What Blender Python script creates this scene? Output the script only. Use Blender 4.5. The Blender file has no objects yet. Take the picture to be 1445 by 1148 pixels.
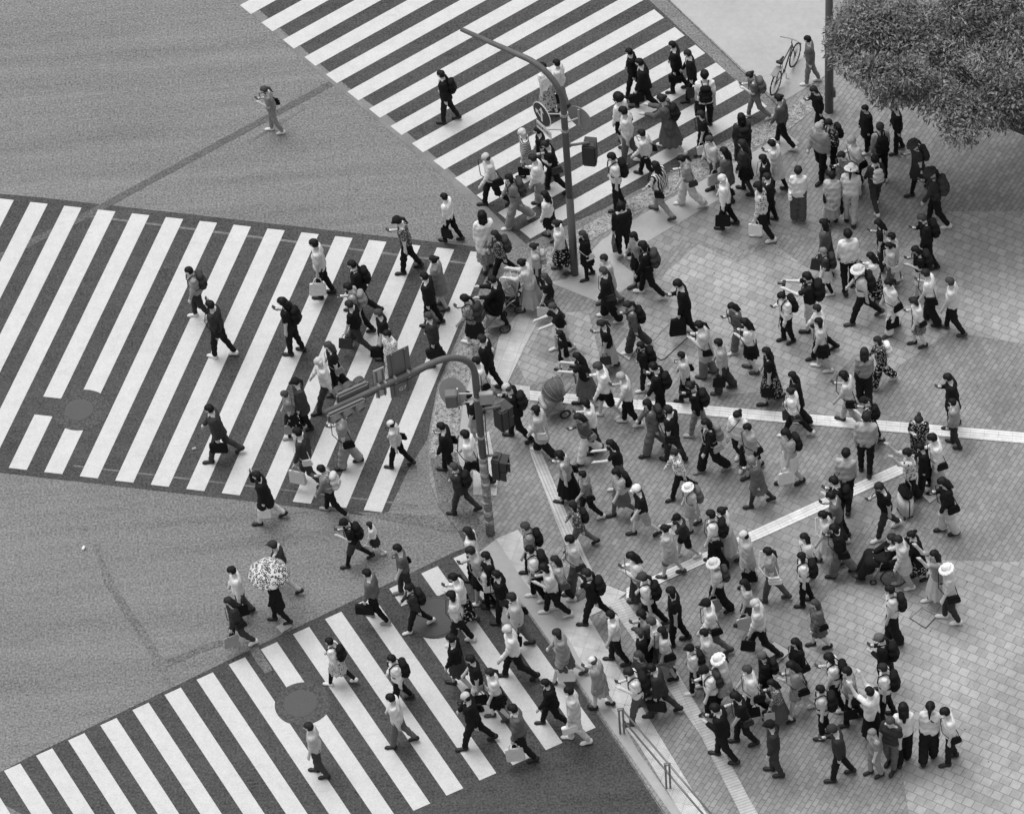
import bpy, bmesh, math, random
import numpy as np
from mathutils import Vector, Matrix
S = bpy.context.scene
COL = S.collection
PI = math.pi
PEOPLE = [
[-4.91,9.02,1.47,177,0.6,"tG","pG","nM","W",[["SK","black shoulder bag worn by light grey T-shirt, light grey trousers, alone on the open road"],["P","dark phone held by light grey T-shirt, light grey trousers, alone on the open road"]],"person in light grey T-shirt and light grey trousers, alone on the open road"],
[-0.89,8.88,1.6,168,1.0,"sK","pK","sK","K",[["BK","black backpack on back of black suit jacket, black trousers, top left crossing end"]],"person in black suit jacket and black trousers, top left crossing end"],
[-1.04,5.1,1.48,154,0.6,"tW","pK","sK","K",[["TK","black tote bag carried by person in white T-shirt and black trousers, road between two crossings"]],"person in white T-shirt and black trousers, road between two crossings"],
[-0.01,6.06,1.72,-172,1.0,"lW","pK","zM","K",[["SK","black shoulder bag worn by person in white shirt and black trousers, upper crossing by signpost"]],"person in white shirt and black trousers, upper crossing by signpost"],
[-0.28,4.16,1.75,101,0.3,"cW","mG*","oK","K",[],"person in white long coat and light grey patterned long skirt, corner near curved kerb"],
[0.04,3.77,1.56,-179,1.0,"lD*","pK","oD","K",[["BD","dark backpack on back of dark patterned shirt, black trousers, corner near curved kerb"]],"person in dark patterned shirt and black trousers, corner near curved kerb"],
[0.47,5.41,1.65,-173,1.0,"lG","wG","bK","W",[["BD","dark backpack on back of light grey shirt, light grey wide trousers, upper crossing by signpost"]],"person in light grey shirt and light grey wide trousers, upper crossing by signpost"],
[1.19,4.86,1.52,158,0.4,"lW","kK","oK","K",[],"person in white shirt and black skirt, foot of arrow signpost"],
[1.38,3.83,1.62,172,0.5,"tW","mK*","uD","D",[],"person in white T-shirt and black patterned long skirt, foot of arrow signpost"],
[1.93,3.57,1.5,-172,0.5,"cK","kK+K","oM","K",[["SW","white shoulder bag worn by black long coat, black skirt, foot of arrow signpost"]],"person in black long coat and black skirt, foot of arrow signpost"],
[0.82,3.29,1.52,178,0.25,"tL","pD","uD","K",[["BL","pale backpack on back of person in pale T-shirt and dark trousers, foot of arrow signpost"]],"person in pale T-shirt and dark trousers, foot of arrow signpost"],
[0.64,2.72,1.64,161,1.0,"lL","mL","uK","D",[["A",""]],"person in pale shirt and pale long skirt, corner near curved kerb"],
[-0.06,2.35,1.59,172,0.25,"lK","pK","sK","K",[["A",""]],"person in black shirt and black trousers, kerb corner above arm"],
[1.03,2.44,1.44,169,1.0,"tK","wD","oM","W",[["TW","white tote bag carried by black T-shirt, dark wide trousers, plaza above grey pram"]],"person in black T-shirt and dark wide trousers, plaza above grey pram"],
[-1.6,2.6,1.65,161,0.6,"sK","pK","sK","K",[],"person in black suit jacket and black trousers, left crossing top right"],
[-1.38,3.1,1.62,165,0.4,"cG","kG","uK","D",[],"person in light grey long coat and light grey skirt, left crossing top right"],
[-3.13,3.14,1.71,-179,1.0,"sK","pK","sK","K",[["BK","black backpack on back of black suit jacket, black trousers, left crossing upper right"]],"person in black suit jacket and black trousers, left crossing upper right"],
[-3.21,2.47,1.68,170,0.8,"tG","pK","sK","K",[["BG","light grey backpack on back of light grey T-shirt, black trousers, left crossing upper right"],["P","dark phone held by person in light grey T-shirt and black trousers, left crossing upper right"]],"person in light grey T-shirt and black trousers, left crossing upper right"],
[-3.25,2.01,1.62,163,1.0,"tK","pD","sD","W",[["TD","dark tote bag carried by person in black T-shirt and dark trousers, left crossing upper right"]],"person in black T-shirt and dark trousers, left crossing upper right"],
[-2.64,1.6,1.72,-175,0.45,"tK","kL+K","sM","K",[["HK","black briefcase carried by person in black T-shirt and pale skirt, left crossing under signals"]],"person in black T-shirt and pale skirt, left crossing under signals"],
[-2.5,1.03,1.67,-148,0.25,"cW*","mW*","sK","K",[],"person in white patterned long coat and white patterned long skirt, left crossing under signals"],
[-1.57,1.44,1.65,-178,0.5,"sD","pD","sM","K",[["HK","black briefcase carried by person in dark suit jacket and dark trousers, kerb corner above arm"]],"person in dark suit jacket and dark trousers, kerb corner above arm"],
[-0.68,1.77,1.69,160,1.0,"tG*","kK","nK","W",[["BD","dark backpack on back of light grey patterned T-shirt, black skirt, kerb corner above arm"],["P","dark phone held by light grey patterned T-shirt, black skirt, kerb corner above arm"]],"person in light grey patterned T-shirt and black skirt, kerb corner above arm"],
[-2.03,4.28,1.75,177,1.0,"tD*","pK","cK","K",[["P","dark phone held by person in dark patterned T-shirt and black trousers, left crossing top right"]],"person in dark patterned T-shirt and black trousers, left crossing top right"],
[-3.96,3.75,1.8,171,0.4,"tW","pK","sK","K",[["TW","white tote bag carried by person in white T-shirt and black trousers, left crossing upper right"]],"person in white T-shirt and black trousers, left crossing upper right"],
[-4.67,2.12,1.75,162,0.6,"tK","pK","oK","K",[["BK","black backpack on back of person in black T-shirt and black trousers, left crossing centre"],["P","dark phone held by person in black T-shirt and black trousers, left crossing centre"]],"person in black T-shirt and black trousers, left crossing centre"],
[-6.74,3.42,1.64,-171,1.0,"lG","pD","sK","W",[["BD","dark backpack on back of light grey shirt, dark trousers, left crossing left half"]],"person in light grey shirt and dark trousers, left crossing left half"],
[-6.28,2.22,1.75,158,0.7,"lD","pK","sK","W",[["SK","black shoulder bag worn by person in dark shirt and black trousers, left crossing left half"],["E","dark phone at ear of person in dark shirt and black trousers, left crossing left half"]],"person in dark shirt and black trousers, left crossing left half"],
[-6.33,-0.74,1.77,-178,1.0,"sD","pD","sK","K",[["HK","black briefcase carried by person in dark suit jacket and dark trousers, left crossing lower left"]],"person in dark suit jacket and dark trousers, left crossing lower left"],
[-4.52,-0.08,1.61,-172,0.25,"cD","pK","cK","K",[],"person in dark long coat and black trousers, left crossing lower middle"],
[-4.77,-0.29,1.47,-175,0.7,"tG","kK+K","sM","G",[["TG","light grey tote bag carried by light grey T-shirt, black skirt, left crossing lower middle"]],"person in light grey T-shirt and black skirt, left crossing lower middle"],
[-4.48,-1.67,1.8,167,1.0,"lD","pD","sK","D",[["TW","white tote bag carried by person in dark shirt and dark trousers, left crossing lower middle"],["SW","white shoulder bag worn by person in dark shirt and dark trousers, left crossing lower middle"]],"person in dark shirt and dark trousers, left crossing lower middle"],
[-3.76,0.86,1.64,-172,0.6,"tK","wK","oM","D",[["SG","light grey shoulder bag worn by black T-shirt, black wide trousers, left crossing under signals"]],"person in black T-shirt and black wide trousers, left crossing under signals"],
[-3.97,0.39,1.72,-175,1.0,"lW","pD","zW","K",[],"person in white shirt and dark trousers, left crossing under signals"],
[-3.61,-1.27,1.72,177,1.0,"tG","wG","nK","K",[["SK","black shoulder bag worn by light grey T-shirt, light grey wide trousers, left crossing lower middle"],["P","dark phone held by light grey T-shirt, light grey wide trousers, left crossing lower middle"]],"person in light grey T-shirt and light grey wide trousers, left crossing lower middle"],
[-2.53,-1.41,1.49,164,0.8,"tL","pK","zK","K",[["SK","black shoulder bag worn by person in pale T-shirt and black trousers, left crossing lower right"]],"person in pale T-shirt and black trousers, left crossing lower right"],
[-0.45,0.52,1.73,160,1.0,"lK","pK","sD","K",[["TW","white tote bag carried by person in black shirt and black trousers, behind the curved post"]],"person in black shirt and black trousers, behind the curved post"],
[-0.62,-0.02,1.67,-172,0.25,"tW","pK","sK","K",[["SK","black shoulder bag worn by person in white T-shirt and black trousers, behind the curved post"]],"person in white T-shirt and black trousers, behind the curved post"],
[-0.83,-0.93,1.63,-172,0.45,"tK","pL","sK","W",[["P","dark phone held by person in black T-shirt and pale trousers, behind the curved post"]],"person in black T-shirt and pale trousers, behind the curved post"],
[0.06,-0.97,1.8,167,0.8,"sK","pK","zM","K",[["BK","black backpack on back of black suit jacket, black trousers, right of curved post"],["P","dark phone held by person in black suit jacket and black trousers, right of curved post"]],"person in black suit jacket and black trousers, right of curved post"],
[-1.46,-1.76,1.63,169,1.0,"sK","pK","sK","K",[["SK","black shoulder bag worn by black suit jacket, black trousers, beside the curved post"]],"person in black suit jacket and black trousers, beside the curved post"],
[-0.95,-2.17,1.79,163,0.9,"tW","pK","sK","K",[["SK","black shoulder bag worn by person in white T-shirt and black trousers, beside the curved post"]],"person in white T-shirt and black trousers, beside the curved post"],
[-1.24,-2.87,1.59,163,1.0,"sD","pD","sM","K",[["BK","black backpack on back of dark suit jacket, dark trousers, beside the curved post"]],"person in dark suit jacket and dark trousers, beside the curved post"],
[0.57,-1.47,1.56,160,1.0,"cL","wK","bK","W",[["SW","white shoulder bag worn by pale long coat, black wide trousers, right of curved post"]],"person in pale long coat and black wide trousers, right of curved post"],
[1.42,8.85,1.56,135,0.5,"tW","mL*","sK","K",[],"person in white T-shirt and pale patterned long skirt, under the arrow sign"],
[1.75,8.99,1.51,159,0.45,"lW","pG","sK","D",[["TK","black tote bag carried by white shirt, light grey trousers, under the arrow sign"]],"person in white shirt and light grey trousers, under the arrow sign"],
[0.82,6.79,1.64,-176,0.6,"lK=","pL","zW","K",[["TK","black tote bag carried by person in striped shirt and pale trousers, upper crossing by signpost"]],"person in striped shirt and pale trousers, upper crossing by signpost"],
[1.18,6.86,1.55,176,0.6,"tK","wK","sK","K",[],"person in black T-shirt and black wide trousers, upper crossing by signpost"],
[1.39,6.34,1.65,179,1.0,"tK","pK","uD","K",[["SD","dark shoulder bag worn by person in black T-shirt and black trousers, upper crossing by signpost"],["P","dark phone held by person in black T-shirt and black trousers, upper crossing by signpost"]],"person in black T-shirt and black trousers, upper crossing by signpost"],
[1.06,5.89,1.66,168,0.5,"lW","wG","nD","K",[["P","dark phone held by white shirt, light grey wide trousers, upper crossing by signpost"]],"person in white shirt and light grey wide trousers, upper crossing by signpost"],
[3.05,7.59,1.6,135,0.4,"lW","kK","aK","K",[["SK","black shoulder bag worn by person in white shirt and black skirt, upper crossing right part"]],"person in white shirt and black skirt, upper crossing right part"],
[3.15,7.01,1.79,167,0.7,"lW","pM","sK","W",[],"person in white shirt and grey trousers, upper crossing right part"],
[2.76,5.62,1.75,-176,0.5,"tW","pK","sK","K",[["BK","black backpack on back of person in white T-shirt and black trousers, upper crossing corner kerb"]],"person in white T-shirt and black trousers, upper crossing corner kerb"],
[3.67,8.69,1.64,172,1.0,"sK","pK","sK","K",[["HK","black briefcase carried by lower short-haired black suit jacket, black trousers, top edge upper crossing"]],"lower short-haired person in black suit jacket and black trousers, top edge upper crossing"],
[3.45,9.18,1.5,167,0.7,"sK","pK","sK","K",[],"middle short-haired person in black suit jacket and black trousers, top edge upper crossing"],
[4.45,9.22,1.56,172,0.6,"sK","pK","sK","K",[["HK","black briefcase carried by upper short-haired black suit jacket, black trousers, top edge upper crossing"]],"upper short-haired person in black suit jacket and black trousers, top edge upper crossing"],
[4.78,8.9,1.57,180,0.8,"lK","pK","sD","K",[["TD","dark tote bag carried by person in black shirt and black trousers, top edge upper crossing"]],"person in black shirt and black trousers, top edge upper crossing"],
[4.12,7.3,1.77,158,0.8,"cM","mM","uD","W",[["BK","black backpack on back of grey long coat, grey long skirt, upper crossing corner kerb"],["A",""]],"person in grey long coat and grey long skirt, upper crossing corner kerb"],
[5.0,7.87,1.8,88,0.8,"tW","pK","sK","K",[["BK","black backpack on back of white T-shirt, black trousers, above the pale kerb strip"],["TK","black tote bag carried by white T-shirt, black trousers, above the pale kerb strip"]],"person in white T-shirt and black trousers, above the pale kerb strip"],
[4.86,6.96,1.49,-171,0.4,"tK","wK","bD","K",[["SK","black shoulder bag worn by black T-shirt, black wide trousers, above the pale kerb strip"],["TW","white tote bag carried by black T-shirt, black wide trousers, above the pale kerb strip"]],"person in black T-shirt and black wide trousers, above the pale kerb strip"],
[3.52,6.51,1.53,158,1.0,"lW","pK","sK","K",[["SK","black shoulder bag worn by person in white shirt and black trousers, upper crossing corner kerb"]],"person in white shirt and black trousers, upper crossing corner kerb"],
[3.72,5.3,1.65,147,1.0,"lW|","pG","oK","D",[["SK","black shoulder bag worn by striped shirt, light grey trousers, upper crossing corner kerb"]],"person in striped shirt and light grey trousers, upper crossing corner kerb"],
[4.38,5.49,1.64,-179,0.8,"tG","wW","nK","W",[["SD","dark shoulder bag worn by light grey T-shirt, white wide trousers, upper crossing corner kerb"],["P","dark phone held by light grey T-shirt, white wide trousers, upper crossing corner kerb"]],"person in light grey T-shirt and white wide trousers, upper crossing corner kerb"],
[4.98,6.04,1.61,-160,0.45,"lW","pD","sM","K",[["SM","grey shoulder bag worn by white shirt, dark trousers, above the pale kerb strip"],["TL","pale tote bag carried by white shirt, dark trousers, above the pale kerb strip"]],"person in white shirt and dark trousers, above the pale kerb strip"],
[5.26,5.6,1.61,157,0.45,"cM","pD","oK","K",[],"person in grey long coat and dark trousers, above the pale kerb strip"],
[5.14,4.75,1.65,169,1.0,"lW","pK","zW","K",[["SK","black shoulder bag worn by person in white shirt and black trousers, upper plaza"],["TK","black tote bag carried by person in white shirt and black trousers, upper plaza"]],"person in white shirt and black trousers, upper plaza"],
[5.71,6.56,1.62,103,0.4,"cD","mD","oK","D",[["BK","black backpack on back of dark long coat, dark long skirt, above the pale kerb strip"]],"person in dark long coat and dark long skirt, above the pale kerb strip"],
[5.69,5.77,1.63,159,0.5,"lD","kK+D","oD","K",[["SK","black shoulder bag worn by person in dark shirt and black skirt, upper plaza"]],"person in dark shirt and black skirt, upper plaza"],
[6.17,8.1,1.5,176,0.9,"tM","pG","uD","W",[["BM","grey backpack on back of person in grey T-shirt and light grey trousers, beside the bicycle"],["P","dark phone held by person in grey T-shirt and light grey trousers, beside the bicycle"]],"person in grey T-shirt and light grey trousers, beside the bicycle"],
[6.67,7.1,1.62,157,1.0,"lM","pK","uK","W",[],"person in grey shirt and black trousers, beside the bicycle"],
[7.53,7.45,1.51,-160,0.6,"lK","pK","bD","K",[["P","dark phone held by person in black shirt and black trousers, by the top pole"]],"person in black shirt and black trousers, by the top pole"],
[7.42,5.99,1.8,-137,0.5,"lG","pK","uL","K",[],"person in light grey shirt and black trousers, by the top pole"],
[7.72,6.24,1.62,-160,0.25,"lD*","pK","sK","D",[["BK","black backpack on back of dark patterned shirt, black trousers, by the top pole"],["P","dark phone held by person in dark patterned shirt and black trousers, by the top pole"]],"person in dark patterned shirt and black trousers, by the top pole"],
[8.16,5.52,1.75,-160,0.3,"tW","wK","sL","W",[["SK","black shoulder bag worn by white T-shirt, black wide trousers, upper plaza near tree"],["P","dark phone held by person in white T-shirt and black wide trousers, upper plaza near tree"]],"person in white T-shirt and black wide trousers, upper plaza near tree"],
[7.89,5.22,1.6,-160,0.4,"tM","wM","sD","K",[["P","dark phone held by person in grey T-shirt and grey wide trousers, upper plaza near tree"],["SM","grey shoulder bag worn by grey T-shirt, grey wide trousers, upper plaza near tree"]],"person in grey T-shirt and grey wide trousers, upper plaza near tree"],
[7.92,4.55,1.74,76,0.5,"tW","pL","vW","K",[["TK","black tote bag carried by person in white T-shirt and pale trousers, upper plaza near tree"]],"person in white T-shirt and pale trousers, upper plaza near tree"],
[7.51,4.58,1.55,82,0.3,"cL","mG+K","sK","K",[["SK","black shoulder bag worn by pale long coat, light grey long skirt, upper plaza near tree"],["TW","white tote bag carried by pale long coat, light grey long skirt, upper plaza near tree"]],"person in pale long coat and light grey long skirt, upper plaza near tree"],
[6.77,4.73,1.66,82,0.1,"lW","wM","sD","G",[["SW","white shoulder bag worn by person in white shirt and grey wide trousers, upper plaza"]],"person in white shirt and grey wide trousers, upper plaza"],
[6.4,5.73,1.56,153,0.6,"lW","kW+K","sK","K",[["P","dark phone held by person in white shirt and white skirt, upper plaza"]],"person in white shirt and white skirt, upper plaza"],
[6.1,5.28,1.6,163,0.25,"tK","kK","bK","K",[["SM","grey shoulder bag worn by person in black T-shirt and black skirt, upper plaza"]],"person in black T-shirt and black skirt, upper plaza"],
[6.13,4.79,1.51,161,0.25,"lK","pK","sD","K",[],"person in black shirt and black trousers, upper plaza"],
[5.91,4.27,1.8,173,1.0,"lW*","pK","bK","W",[["TW","white tote bag carried by person in white patterned shirt and black trousers, upper plaza"]],"person in white patterned shirt and black trousers, upper plaza"],
[8.55,6.71,1.47,-160,0.3,"cK","pK","sK","W",[["TK","black tote bag carried by black long coat, black trousers, under the leafy tree"]],"person in black long coat and black trousers, under the leafy tree"],
[8.75,5.85,1.64,98,0.3,"lG","pK","cD","W",[["BK","black backpack on back of light grey shirt, black trousers, under the leafy tree"]],"person in light grey shirt and black trousers, under the leafy tree"],
[8.53,4.92,1.59,106,0.8,"lD","pD","sK","W",[["BL","pale backpack on back of person in dark shirt and dark trousers, upper plaza near tree"]],"person in dark shirt and dark trousers, upper plaza near tree"],
[9.23,6.62,1.5,-173,0.6,"lK","pK","sK","K",[],"person in black shirt and black trousers, under the leafy tree"],
[9.53,5.31,1.68,-172,1.0,"tD","kD+K","vD","K",[["BD","dark backpack on back of person in dark T-shirt and dark skirt, under the leafy tree"],["P","dark phone held by person in dark T-shirt and dark skirt, under the leafy tree"]],"person in dark T-shirt and dark skirt, under the leafy tree"],
[9.78,4.24,1.8,168,0.8,"lD","pK","vD","W",[["BD","dark backpack on back of person in dark shirt and black trousers, right edge below tree"],["P","dark phone held by person in dark shirt and black trousers, right edge below tree"]],"person in dark shirt and black trousers, right edge below tree"],
[7.63,2.55,1.8,94,0.7,"lW","pK","sK","K",[],"person in white shirt and black trousers, right side upper plaza"],
[8.45,3.07,1.53,168,0.2,"tK","wD","oK","K",[["P","dark phone held by person in black T-shirt and dark wide trousers, right side upper plaza"]],"person in black T-shirt and dark wide trousers, right side upper plaza"],
[8.64,2.6,1.59,174,0.5,"tW","pM","sK","W",[["TW","white tote bag carried by person in white T-shirt and grey trousers, right side upper plaza"],["E","dark phone at ear of person in white T-shirt and grey trousers, right side upper plaza"]],"person in white T-shirt and grey trousers, right side upper plaza"],
[8.56,2.42,1.49,-178,0.7,"tL","wM","nK","W",[["SW","white shoulder bag worn by pale T-shirt, grey wide trousers, right side upper plaza"]],"person in pale T-shirt and grey wide trousers, right side upper plaza"],
[8.16,2.12,1.51,161,0.2,"lW","mK*","oK","K",[["P","dark phone held by white shirt, black patterned long skirt, right side upper plaza"]],"person in white shirt and black patterned long skirt, right side upper plaza"],
[7.82,1.57,1.79,-179,1.0,"tW","pK","vW","D",[["BK","black backpack on back of person in white T-shirt and black trousers, right side upper plaza"]],"person in white T-shirt and black trousers, right side upper plaza"],
[8.4,1.17,1.71,-161,0.6,"tW","wW","nK","D",[["SK","black shoulder bag worn by white T-shirt, white wide trousers, far right upper plaza"],["TK","black tote bag carried by white T-shirt, white wide trousers, far right upper plaza"]],"person in white T-shirt and white wide trousers, far right upper plaza"],
[9.42,2.98,1.72,-177,0.5,"lK","pK","sM","K",[["BK","black backpack on back of person in black shirt and black trousers, right edge below tree"],["TK","black tote bag carried by person in black shirt and black trousers, right edge below tree"],["P","dark phone held by person in black shirt and black trousers, right edge below tree"]],"person in black shirt and black trousers, right edge below tree"],
[9.17,2.17,1.59,-175,0.7,"tK","hW","bK","K",[["BK","black backpack on back of person in black T-shirt and white shorts, far right upper plaza"],["P","dark phone held by person in black T-shirt and white shorts, far right upper plaza"]],"person in black T-shirt and white shorts, far right upper plaza"],
[9.28,1.34,1.66,158,0.6,"tW","wK","sD","K",[["SK","black shoulder bag worn by white T-shirt, black wide trousers, far right upper plaza"],["P","dark phone held by person in white T-shirt and black wide trousers, far right upper plaza"]],"person in white T-shirt and black wide trousers, far right upper plaza"],
[8.93,0.71,1.54,-172,0.3,"tW","kG*","bD","K",[["SK","black shoulder bag worn by white T-shirt, light grey patterned skirt, far right upper plaza"],["P","dark phone held by white T-shirt, light grey patterned skirt, far right upper plaza"]],"person in white T-shirt and light grey patterned skirt, far right upper plaza"],
[9.72,1.01,1.71,160,0.8,"tW","pK","sM","D",[],"person in white T-shirt and black trousers, far right upper plaza"],
[2.79,4.14,1.64,100,0.5,"lK","pK","bK","W",[["TM","grey tote bag carried by person in black shirt and black trousers, upper centre plaza"]],"person in black shirt and black trousers with grey tote bag, upper centre plaza"],
[3.06,3.31,1.62,-160,0.8,"lG","kK","bK","D",[["TK","black tote bag carried by person in light grey shirt and black skirt, upper centre plaza"]],"person in light grey shirt and black skirt, upper centre plaza"],
[3.24,2.86,1.74,168,1.0,"lK","pK","bK","W",[["BD","dark backpack on back of person in black shirt and black trousers, upper centre plaza"]],"person in black shirt and black trousers with dark backpack, upper centre plaza"],
[2.35,2.73,1.6,-160,0.6,"cL","pG","sD","D",[],"person in pale long coat and light grey trousers, upper centre plaza"],
[2.31,2.26,1.66,169,1.0,"cK","wK","sM","W",[["SD","dark shoulder bag worn by black long coat, black wide trousers, plaza by round inset lid"]],"person in black long coat and black wide trousers, plaza by round inset lid"],
[7.2,3.09,1.67,160,0.25,"lM","mD","oK","K",[["TD","dark tote bag carried by grey shirt, dark long skirt, mid plaza upper right"]],"person in grey shirt and dark long skirt, mid plaza upper right"],
[7.12,2.48,1.44,-180,0.3,"tD","kW+K","sG","W",[["BD","dark backpack on back of person in dark T-shirt and white skirt, mid plaza upper right"]],"person in dark T-shirt and white skirt, mid plaza upper right"],
[6.67,1.45,1.8,168,0.6,"tK","hW","sK","K",[["BK","black backpack on back of person in black T-shirt and white shorts, mid plaza by tripod"],["C","camera used by person in black T-shirt and white shorts, mid plaza by tripod"]],"person in black T-shirt and white shorts, mid plaza by tripod"],
[3.94,1.61,1.8,-173,0.9,"lK","pK","sK","K",[["HK","black briefcase carried by person in black shirt and black trousers, plaza by round inset lid"],["TK","black tote bag carried by black shirt, black trousers, plaza by round inset lid"],["P","dark phone held by person in black shirt and black trousers, plaza by round inset lid"]],"person in black shirt and black trousers, plaza by round inset lid"],
[1.2,1.49,1.58,-160,0.6,"tK","kW","sM","W",[["A",""]],"person in black T-shirt and white skirt, plaza above grey pram"],
[1.22,0.92,1.22,161,0.8,"tK","hK","oK","K",[["SK","black shoulder bag worn by person in black T-shirt and black shorts, plaza above grey pram"],["E","dark phone at ear of person in black T-shirt and black shorts, plaza above grey pram"]],"person in black T-shirt and black shorts, plaza above grey pram"],
[2.18,0.81,1.58,179,0.5,"tK","mL","nD","D",[["TD","dark tote bag carried by black T-shirt, pale long skirt, plaza by round inset lid"],["P","dark phone held by black T-shirt, pale long skirt, plaza by round inset lid"]],"person in black T-shirt and pale long skirt, plaza by round inset lid"],
[1.63,-0.07,1.57,167,0.8,"tK","mM","oK","K",[["A",""]],"person in black T-shirt and grey long skirt, beside the grey pram"],
[2.04,-0.57,1.8,-177,0.7,"lW","hK","sM","W",[["P","dark phone held by person in white shirt and black shorts, centre plaza on guide line"]],"person in white shirt and black shorts, centre plaza on guide line"],
[2.49,-0.82,1.67,177,1.0,"tW","pK","sL","W",[["P","dark phone held by person in white T-shirt and black trousers, centre plaza on guide line"]],"person in white T-shirt and black trousers, centre plaza on guide line"],
[2.81,1.28,1.61,-180,0.8,"lM","wD","nD","W",[["BK","black backpack on back of grey shirt, dark wide trousers, plaza by round inset lid"],["P","dark phone held by grey shirt, dark wide trousers, plaza by round inset lid"]],"person in grey shirt and dark wide trousers, plaza by round inset lid"],
[4.27,0.38,1.72,167,0.6,"cL","wG","nK","D",[["SK","black shoulder bag worn by pale long coat, light grey wide trousers, centre plaza below lid"],["P","dark phone held by pale long coat, light grey wide trousers, centre plaza below lid"]],"person in pale long coat and light grey wide trousers, centre plaza below lid"],
[4.59,-0.11,1.66,173,1.0,"tL","wD","sK","D",[["TK","black tote bag carried by person in pale T-shirt and dark wide trousers, centre right plaza"]],"person in pale T-shirt and dark wide trousers, centre right plaza"],
[2.93,0.15,1.5,-180,0.6,"lK","pK","sK","W",[["BK","black backpack on back of black shirt, black trousers, centre plaza on guide line"]],"person in black shirt and black trousers, centre plaza on guide line"],
[3.2,-0.7,1.72,160,0.6,"lK","pK","sK","K",[["BK","black backpack on back of person in black shirt and black trousers, centre plaza below lid"],["P","dark phone held by person in black shirt and black trousers, centre plaza below lid"]],"person in black shirt and black trousers, centre plaza below lid"],
[3.77,-0.24,1.5,174,1.0,"lW","pK","sK","K",[["SK","black shoulder bag worn by person in white shirt and black trousers, centre plaza below lid"],["TK","black tote bag carried by person in white shirt and black trousers, centre plaza below lid"]],"person in white shirt and black trousers, centre plaza below lid"],
[2.94,-1.66,1.71,-173,0.9,"lM","wM","bK","K",[["BD","dark backpack on back of grey shirt, grey wide trousers, below guide strip centre"]],"person in grey shirt and grey wide trousers, below guide strip centre"],
[3.34,-1.93,1.7,148,0.5,"tK","pD","sD","K",[["SK","black shoulder bag worn by person in black T-shirt and dark trousers, below guide strip centre"]],"person in black T-shirt and dark trousers, below guide strip centre"],
[3.95,-1.27,1.68,170,0.9,"lK","pG","uD","L",[["BK","black backpack on back of black shirt, light grey trousers, centre plaza below lid"],["P","dark phone held by person in black shirt and light grey trousers, centre plaza below lid"]],"person in black shirt and light grey trousers, centre plaza below lid"],
[4.11,-2.35,1.75,-161,0.8,"lK","wK","oK","G",[["SL","pale shoulder bag worn by black shirt, black wide trousers, between the guide strips"],["BG","light grey backpack on back of black shirt, black wide trousers, between the guide strips"]],"person in black shirt and black wide trousers, between the guide strips"],
[4.74,-2.21,1.76,-120,0.4,"lW","pD","nK","W",[["TK","black tote bag carried by person in white shirt and dark trousers, between the guide strips"],["SK","black shoulder bag worn by person in white shirt and dark trousers, between the guide strips"]],"person in white shirt and dark trousers, between the guide strips"],
[4.96,-2.49,1.63,-161,0.6,"cL","kK","sK","K",[["SK","black shoulder bag worn by pale long coat, black skirt, between the guide strips"]],"person in pale long coat and black skirt, between the guide strips"],
[5.03,1.06,1.54,-161,0.8,"lM","wM","oK","W",[["SD","dark shoulder bag worn by person in grey shirt and grey wide trousers, centre right plaza"],["P","dark phone held by person in grey shirt and grey wide trousers, centre right plaza"]],"person in grey shirt and grey wide trousers, centre right plaza"],
[5.25,0.41,1.64,165,0.3,"tW","kK","oK","D",[["SK","black shoulder bag worn by person in white T-shirt and black skirt, centre right plaza"],["P","dark phone held by person in white T-shirt and black skirt, centre right plaza"]],"person in white T-shirt and black skirt, centre right plaza"],
[5.58,-0.53,1.73,176,1.0,"tK","mK*","oK","K",[["TK","black tote bag carried by black T-shirt, black patterned long skirt, above horizontal guide strip"]],"person in black T-shirt and black patterned long skirt, above horizontal guide strip"],
[6.11,1.16,1.61,-161,0.4,"lW","pK","sK","K",[["BK","black backpack on back of person in white shirt and black trousers, mid plaza by tripod"],["P","dark phone held by person in white shirt and black trousers, mid plaza by tripod"]],"person in white shirt and black trousers with black backpack, mid plaza by tripod"],
[6.81,0.68,1.63,-176,0.9,"lW","pK","sD","K",[["TD","dark tote bag carried by person in white shirt and black trousers, mid plaza by tripod"]],"person in white shirt and black trousers with dark tote bag, mid plaza by tripod"],
[6.78,0.27,1.62,172,0.5,"tW","kK","bK","W",[["SK","black shoulder bag worn by person in white T-shirt and black skirt, mid plaza by tripod"]],"person in white T-shirt and black skirt, mid plaza by tripod"],
[6.07,-1.16,1.59,171,0.8,"cK","wK","oK","K",[["TM","grey tote bag carried by black long coat, black wide trousers, above horizontal guide strip"]],"person in black long coat and black wide trousers, above horizontal guide strip"],
[5.99,-1.55,1.53,160,1.0,"lW","pK","uD","W",[["SD","dark shoulder bag worn by person in white shirt and black trousers, above horizontal guide strip"],["SW","white shoulder bag worn by person in white shirt and black trousers, above horizontal guide strip"]],"person in white shirt and black trousers, above horizontal guide strip"],
[5.73,-2.87,1.8,-161,0.5,"tL","kW","bK","K",[["BK","black backpack on back of person in pale T-shirt and white skirt, between the guide strips"],["TW","white tote bag carried by person in pale T-shirt and white skirt, between the guide strips"]],"person in pale T-shirt and white skirt, between the guide strips"],
[7.58,-0.74,1.61,87,0.3,"lG","wK","oD","K",[["SK","black shoulder bag worn by light grey shirt, black wide trousers, right end guide strip"]],"person in light grey shirt and black wide trousers, right end guide strip"],
[7.99,-0.34,1.58,-173,0.9,"lK*","wK*","bD","W",[["BW","white backpack on back of black patterned shirt, black patterned wide trousers, right end guide strip"]],"person in black patterned shirt and black patterned wide trousers, right end guide strip"],
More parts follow.
